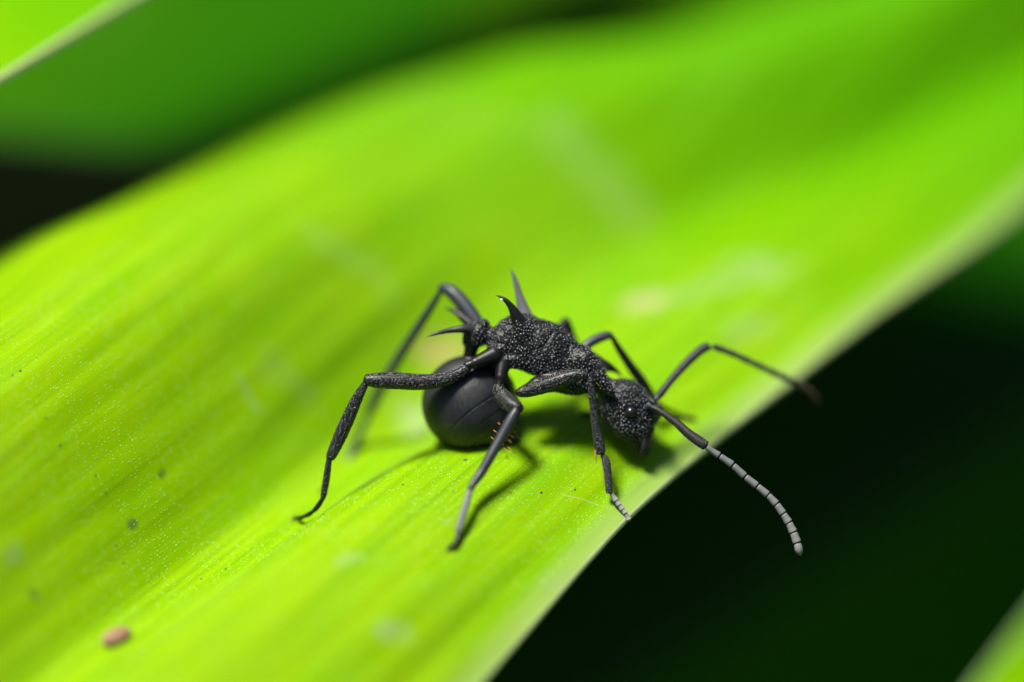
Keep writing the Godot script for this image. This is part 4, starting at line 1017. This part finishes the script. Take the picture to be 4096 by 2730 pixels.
	commit("claws", b2, amber_mat, o, base)
	b2 = Build.new()
	tube(b2, [Vector3(2.6576, -1.8511, 0.8117), Vector3(2.6506, -2.0037, 0.931), Vector3(2.6165, -2.1268, 0.9637), Vector3(2.5682, -2.2194, 0.9726)], [0.0701, 0.0701, 0.0456, 0.0175], Color(0.004, 0.004, 0.004), 0, 0.7, 0.7, 4, 12)
	commit("mandible", b2, dull, o, base)
	b2 = Build.new()
	tube(b2, [Vector3(2.7437, -2.1178, 0.5378), Vector3(2.7256, -2.2443, 0.6621), Vector3(2.6779, -2.2913, 0.8003), Vector3(2.5981, -2.281, 0.9192)], [0.0701, 0.0771, 0.0491, 0.0175], Color(0.004, 0.004, 0.004), 0, 0.7, 0.7, 4, 12)
	commit("mandible", b2, dull, o, base)
	b2 = Build.new()
	lump(b2, Vector3(-0.2079, 0.5516, -0.634), Vector3(0.0258, 0, 0), Vector3(0, 0.0258, 0), Vector3(0, 0, 0.0258), 0.0, 14)
	commit("droplet", b2, mat(lin(0.7, 0.7, 0.7), 0.2, 0.5), o, base)

# ---------- debris ----------
func lump(b: Build, c: Vector3, ax: Vector3, ay: Vector3, az: Vector3, bumps: float, many := 10) -> void:
	var start := b.v.size()
	for i in many + 1:
		for j in many * 2 + 1:
			var th := PI * i / many
			var ph := TAU * j / (many * 2)
			var d := Vector3(sin(th) * cos(ph), cos(th), sin(th) * sin(ph))
			var r := 1.0 + bumps * noise_a.get_noise_3d(d.x * 90.0 + c.x * 50.0, d.y * 90.0, d.z * 90.0 + c.z * 50.0)
			b.v.append(c + (ax * d.x + ay * d.y + az * d.z) * r)
			b.n.append((ax.normalized() * d.x / ax.length() + ay.normalized() * d.y / ay.length() + az.normalized() * d.z / az.length()).normalized())
	for i in many:
		for j in many * 2:
			var a := start + i * (many * 2 + 1) + j
			b.quad(a, a + 1, a + many * 2 + 2, a + many * 2 + 1)

func debris() -> void:
	# a brown pellet lying on the leaf, low on the left
	var at := Vector2(-8.7892, -2.9607)
	var nn := leaf_normal(at.x, at.y)
	var p := leaf_point(at.x, at.y) + nn * 0.1
	var x := (Vector3(0.80, 0.0, -0.60) - nn * Vector3(0.80, 0.0, -0.60).dot(nn)).normalized()
	var o := thing("seed", p - nn * 0.1)
	tag(o, "small brown oval seed lying on the bright leaf at lower left", "seed")
	var b := Build.new()
	lump(b, p, x * 0.31, nn * 0.15, x.cross(nn) * 0.2, 0.3, 18)
	commit("seed_coat", b, mat(lin(0.20, 0.105, 0.065), 0.7, 0.3), o, p - nn * 0.1)
	b = Build.new()
	for k in 5:
		var a := -0.9 + k * 0.45
		var pts := []
		var rr := []
		for i in 7:
			var u := -1.0 + i / 3.0
			var w := sqrt(maxf(1.0 - u * u * 0.93, 0.0))
			pts.append(p + x * 0.30 * u + (nn * 0.15 * cos(a) + x.cross(nn) * 0.2 * sin(a)) * w)
			rr.append(0.014)
		tube(b, pts, rr, Color.WHITE, 0.0, 0.7, 0.7, 4, 6)
	commit("rib", b, mat(lin(0.36, 0.22, 0.15), 0.7, 0.3), o, p - nn * 0.1)
	# specks of dust and soot
	var specks := [[-6.5675, -7.3196, 0.02], [-6.76, -7.3472, 0.017], [-6.9965, -5.9301, 0.02], [-7.6188, -6.2827, 0.014], [-6.8759, -6.3946, 0.016], [-7.2211, -4.3437, 0.014], [-7.2973, -4.0909, 0.015], [-6.2851, -2.9366, 0.015], [-5.7907, -2.7162, 0.017], [-6.5214, -2.8584, 0.013], [-6.8169, -3.6014, 0.012], [-6.7299, -5.0069, 0.015], [-6.709, -5.2815, 0.016], [-5.3951, -4.7528, 0.013], [-8.8801, -5.4656, 0.017], [-0.5928, 2.0732, 0.018], [-1.1725, 1.668, 0.018], [-1.6054, 1.2335, 0.014], [-2.3834, 0.3926, 0.013], [-3.4981, 0.1511, 0.016], [-3.9372, -1.7074, 0.014], [-2.8152, -0.5565, 0.016], [-1.5187, 0.0049, 0.028]]
	for q in specks:
		var sn := leaf_normal(q[0], q[1])
		var sp := leaf_point(q[0], q[1])
		var sx := (E1.rotated(Vector3.UP, rng.randf_range(-0.9, 0.9)))
		sx = (sx - sn * sx.dot(sn)).normalized()
		var r: float = q[2]
		var d := Build.new()
		lump(d, sp + sn * r * 0.35, sx * r * 1.4, sn * r * 0.6, sx.cross(sn) * r, 0.7, 6)
		var g := MeshInstance3D.new()
		g.name = numbered("dust_speck")
		var mesh := ArrayMesh.new()
		d.surface(mesh, sp, mat(lin(0.02, 0.03, 0.025), 0.5))
		g.mesh = mesh
		add_child(g)
		g.position = sp * MM
		tag(g, "tiny dark speck of dirt lying on the bright leaf", "speck", "specks of dirt on the leaf")

func _ready() -> void:
	rng.seed = 11
	noise_a.seed = 3
	noise_a.frequency = 0.02
	noise_b.seed = 4
	noise_b.frequency = 0.02
	noise_b.fractal_octaves = 3
	# camera: a macro lens looking down at 38 degrees
	var cam := Camera3D.new()
	cam.name = "camera"
	add_child(cam)
	cam.transform = Transform3D(Vector3(1, 0, 0), Vector3(0, 0.788, -0.6157), Vector3(0, 0.6157, 0.788), Vector3(0, 0.6157, 0.788) * 0.12)
	var lens := CameraAttributesPhysical.new()
	lens.frustum_focal_length = 24.0 * 120.0 / 13.64
	lens.frustum_focus_distance = 0.12
	lens.frustum_near = 0.005
	lens.frustum_far = 60.0
	lens.exposure_aperture = 14.6628
	cam.attributes = lens
	cam.near = 0.005
	cam.far = 60.0
	cam.fov = rad_to_deg(2.0 * atan(6.82 / 120.0))
	# sky
	var env := Environment.new()
	var sky := ProceduralSkyMaterial.new()
	sky.sky_top_color = Color(0.50, 0.60, 0.72)
	sky.sky_horizon_color = Color(0.80, 0.83, 0.82)
	sky.sky_curve = 0.12
	sky.ground_bottom_color = Color(0.10, 0.10, 0.06)
	sky.ground_horizon_color = Color(0.35, 0.40, 0.30)
	sky.sky_energy_multiplier = 0.6
	sky.ground_energy_multiplier = 0.5
	env.background_mode = Environment.BG_SKY
	env.sky = Sky.new()
	env.sky.sky_material = sky
	env.tonemap_mode = Environment.TONE_MAPPER_LINEAR
	env.tonemap_exposure = 1.95
	env.sdfgi_enabled = true
	env.ssao_enabled = true
	env.ssil_enabled = true
	var world := WorldEnvironment.new()
	world.name = "environment"
	world.environment = env
	add_child(world)
	# sun: high, a little from the left
	var sun := DirectionalLight3D.new()
	sun.name = "sun"
	sun.light_energy = 1.6
	sun.light_color = Color(1.0, 0.98, 0.94)
	sun.light_angular_distance = 15.0
	sun.shadow_enabled = true
	add_child(sun)
	sun.look_at_from_position(Vector3.ZERO, Vector3(0.32, -1.0, 0.13), Vector3(0, 0, 1))
	# the ground far below the leaves
	var soil := PlaneMesh.new()
	soil.size = Vector2(120, 120)
	var dirt := NoiseTexture2D.new()
	dirt.width = 256
	dirt.height = 256
	dirt.seamless = true
	dirt.noise = noise_b
	var ramp := Gradient.new()
	ramp.set_color(0, Color(0.012, 0.03, 0.010))
	ramp.set_color(1, Color(0.035, 0.055, 0.02))
	dirt.color_ramp = ramp
	var earth := mat(Color.WHITE, 1.0, 0.0)
	earth.albedo_texture = dirt
	earth.uv1_scale = Vector3(2000, 2000, 1)
	soil.material = earth
	var ground := MeshInstance3D.new()
	ground.name = "ground"
	ground.mesh = soil
	add_child(ground)
	ground.position.y = -0.16
	ground.set_meta("kind", "structure")
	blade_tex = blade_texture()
	main_leaf()
	other_leaves()
	ant()
	debris()

func other_leaves() -> void:
	strap_leaf("sunlit pale yellow-green leaf in the upper left corner, above all the others",
		[Vector3(-113.4084, -159.1316, 104.1766), Vector3(-86.5798, -78.8916, 74.508), Vector3(-63.1048, -30.9941, 48.548), Vector3(-42.9834, -6.5141, 26.2965), Vector3(-27.5569, 1.8924, 9.237), Vector3(-19.5084, 2.7424, 0.3364), Vector3(-12.8012, 2.7424, -7.0807), Vector3(-7.4355, 2.7424, -13.0144), Vector3(-2.7405, 2.6344, -18.2064), Vector3(1.2838, 1.7704, -22.6567), Vector3(5.3081, 0.0424, -27.107)],
		[Vector3(-0.7417, 0, -0.6707), Vector3(-0.7417, 0, -0.6707), Vector3(-0.7417, 0, -0.6707), Vector3(-0.7417, 0, -0.6707), Vector3(-0.7417, 0, -0.6707), Vector3(-0.7417, 0, -0.6707), Vector3(-0.7417, 0, -0.6707), Vector3(-0.7417, 0, -0.6707), Vector3(-0.7417, 0, -0.6707), Vector3(-0.7417, 0, -0.6707), Vector3(-0.7417, 0, -0.6707)],
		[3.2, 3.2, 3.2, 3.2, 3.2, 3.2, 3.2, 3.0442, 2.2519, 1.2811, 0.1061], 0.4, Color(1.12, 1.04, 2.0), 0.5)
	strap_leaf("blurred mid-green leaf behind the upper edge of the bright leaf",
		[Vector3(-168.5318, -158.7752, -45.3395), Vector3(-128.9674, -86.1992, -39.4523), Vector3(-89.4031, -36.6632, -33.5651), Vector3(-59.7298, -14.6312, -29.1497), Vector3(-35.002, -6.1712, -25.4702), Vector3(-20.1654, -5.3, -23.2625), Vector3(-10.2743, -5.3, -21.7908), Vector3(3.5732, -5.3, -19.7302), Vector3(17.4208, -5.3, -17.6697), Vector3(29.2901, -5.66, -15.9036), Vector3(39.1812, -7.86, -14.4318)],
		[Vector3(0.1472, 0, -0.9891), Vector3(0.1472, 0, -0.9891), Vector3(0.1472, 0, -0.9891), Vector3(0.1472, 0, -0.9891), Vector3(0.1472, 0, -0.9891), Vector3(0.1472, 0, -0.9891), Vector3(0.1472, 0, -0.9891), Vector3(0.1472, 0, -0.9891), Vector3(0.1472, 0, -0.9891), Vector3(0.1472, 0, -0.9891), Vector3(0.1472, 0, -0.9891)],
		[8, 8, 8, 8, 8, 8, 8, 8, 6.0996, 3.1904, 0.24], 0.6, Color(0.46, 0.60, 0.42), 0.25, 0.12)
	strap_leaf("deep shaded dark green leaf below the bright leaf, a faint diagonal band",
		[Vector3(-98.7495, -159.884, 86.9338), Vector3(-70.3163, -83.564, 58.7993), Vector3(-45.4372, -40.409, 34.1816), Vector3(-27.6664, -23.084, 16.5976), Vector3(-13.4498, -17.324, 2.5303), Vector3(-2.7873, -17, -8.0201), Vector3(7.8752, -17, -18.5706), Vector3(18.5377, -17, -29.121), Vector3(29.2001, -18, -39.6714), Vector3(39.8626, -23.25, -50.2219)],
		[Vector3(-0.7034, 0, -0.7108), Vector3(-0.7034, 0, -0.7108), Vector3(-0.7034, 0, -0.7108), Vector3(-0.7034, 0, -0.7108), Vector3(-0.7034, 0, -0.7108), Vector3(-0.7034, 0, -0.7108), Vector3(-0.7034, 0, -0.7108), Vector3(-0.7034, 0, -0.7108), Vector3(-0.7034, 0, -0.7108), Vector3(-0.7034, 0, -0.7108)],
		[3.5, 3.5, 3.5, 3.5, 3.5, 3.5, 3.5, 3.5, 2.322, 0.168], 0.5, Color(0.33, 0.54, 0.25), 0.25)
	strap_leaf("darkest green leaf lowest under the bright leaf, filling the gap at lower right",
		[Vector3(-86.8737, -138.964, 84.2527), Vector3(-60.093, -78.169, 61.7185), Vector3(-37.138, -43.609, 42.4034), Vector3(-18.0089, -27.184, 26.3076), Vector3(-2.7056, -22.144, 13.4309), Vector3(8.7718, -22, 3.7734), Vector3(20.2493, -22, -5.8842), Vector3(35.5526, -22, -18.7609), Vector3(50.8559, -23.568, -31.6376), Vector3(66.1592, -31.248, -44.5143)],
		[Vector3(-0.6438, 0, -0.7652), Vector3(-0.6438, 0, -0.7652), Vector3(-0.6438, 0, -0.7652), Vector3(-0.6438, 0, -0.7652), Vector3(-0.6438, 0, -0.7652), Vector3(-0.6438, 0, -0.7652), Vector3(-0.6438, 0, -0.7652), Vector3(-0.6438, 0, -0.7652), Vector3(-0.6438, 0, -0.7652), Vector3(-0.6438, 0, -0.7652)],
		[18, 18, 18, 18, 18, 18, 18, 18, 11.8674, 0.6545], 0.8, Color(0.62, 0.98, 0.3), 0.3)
	strap_leaf("bright blurred leaf just showing in the lower right corner",
		[Vector3(-57.4695, -156.0592, 121.6986), Vector3(-36.7013, -78.0432, 87.5127), Vector3(-18.5292, -33.9292, 57.6), Vector3(-5.5491, -16.2192, 36.2337), Vector3(4.835, -10.3312, 19.1408), Vector3(11.0655, -10, 8.885), Vector3(17.2959, -10, -1.3708), Vector3(23.5264, -10.04, -11.6266), Vector3(29.7568, -11.96, -21.8824), Vector3(35.9873, -16.76, -32.1382)],
		[Vector3(0.8546, 0, 0.5192), Vector3(0.8546, 0, 0.5192), Vector3(0.8546, 0, 0.5192), Vector3(0.8546, 0, 0.5192), Vector3(0.8546, 0, 0.5192), Vector3(0.8546, 0, 0.5192), Vector3(0.8546, 0, 0.5192), Vector3(0.8546, 0, 0.5192), Vector3(0.8546, 0, 0.5192), Vector3(0.8546, 0, 0.5192)],
		[6, 6, 6, 6, 6, 6, 6, 5.4891, 3.3453, 0.288], 0.4, Color(0.8, 0.85, 1.0), 0.3)
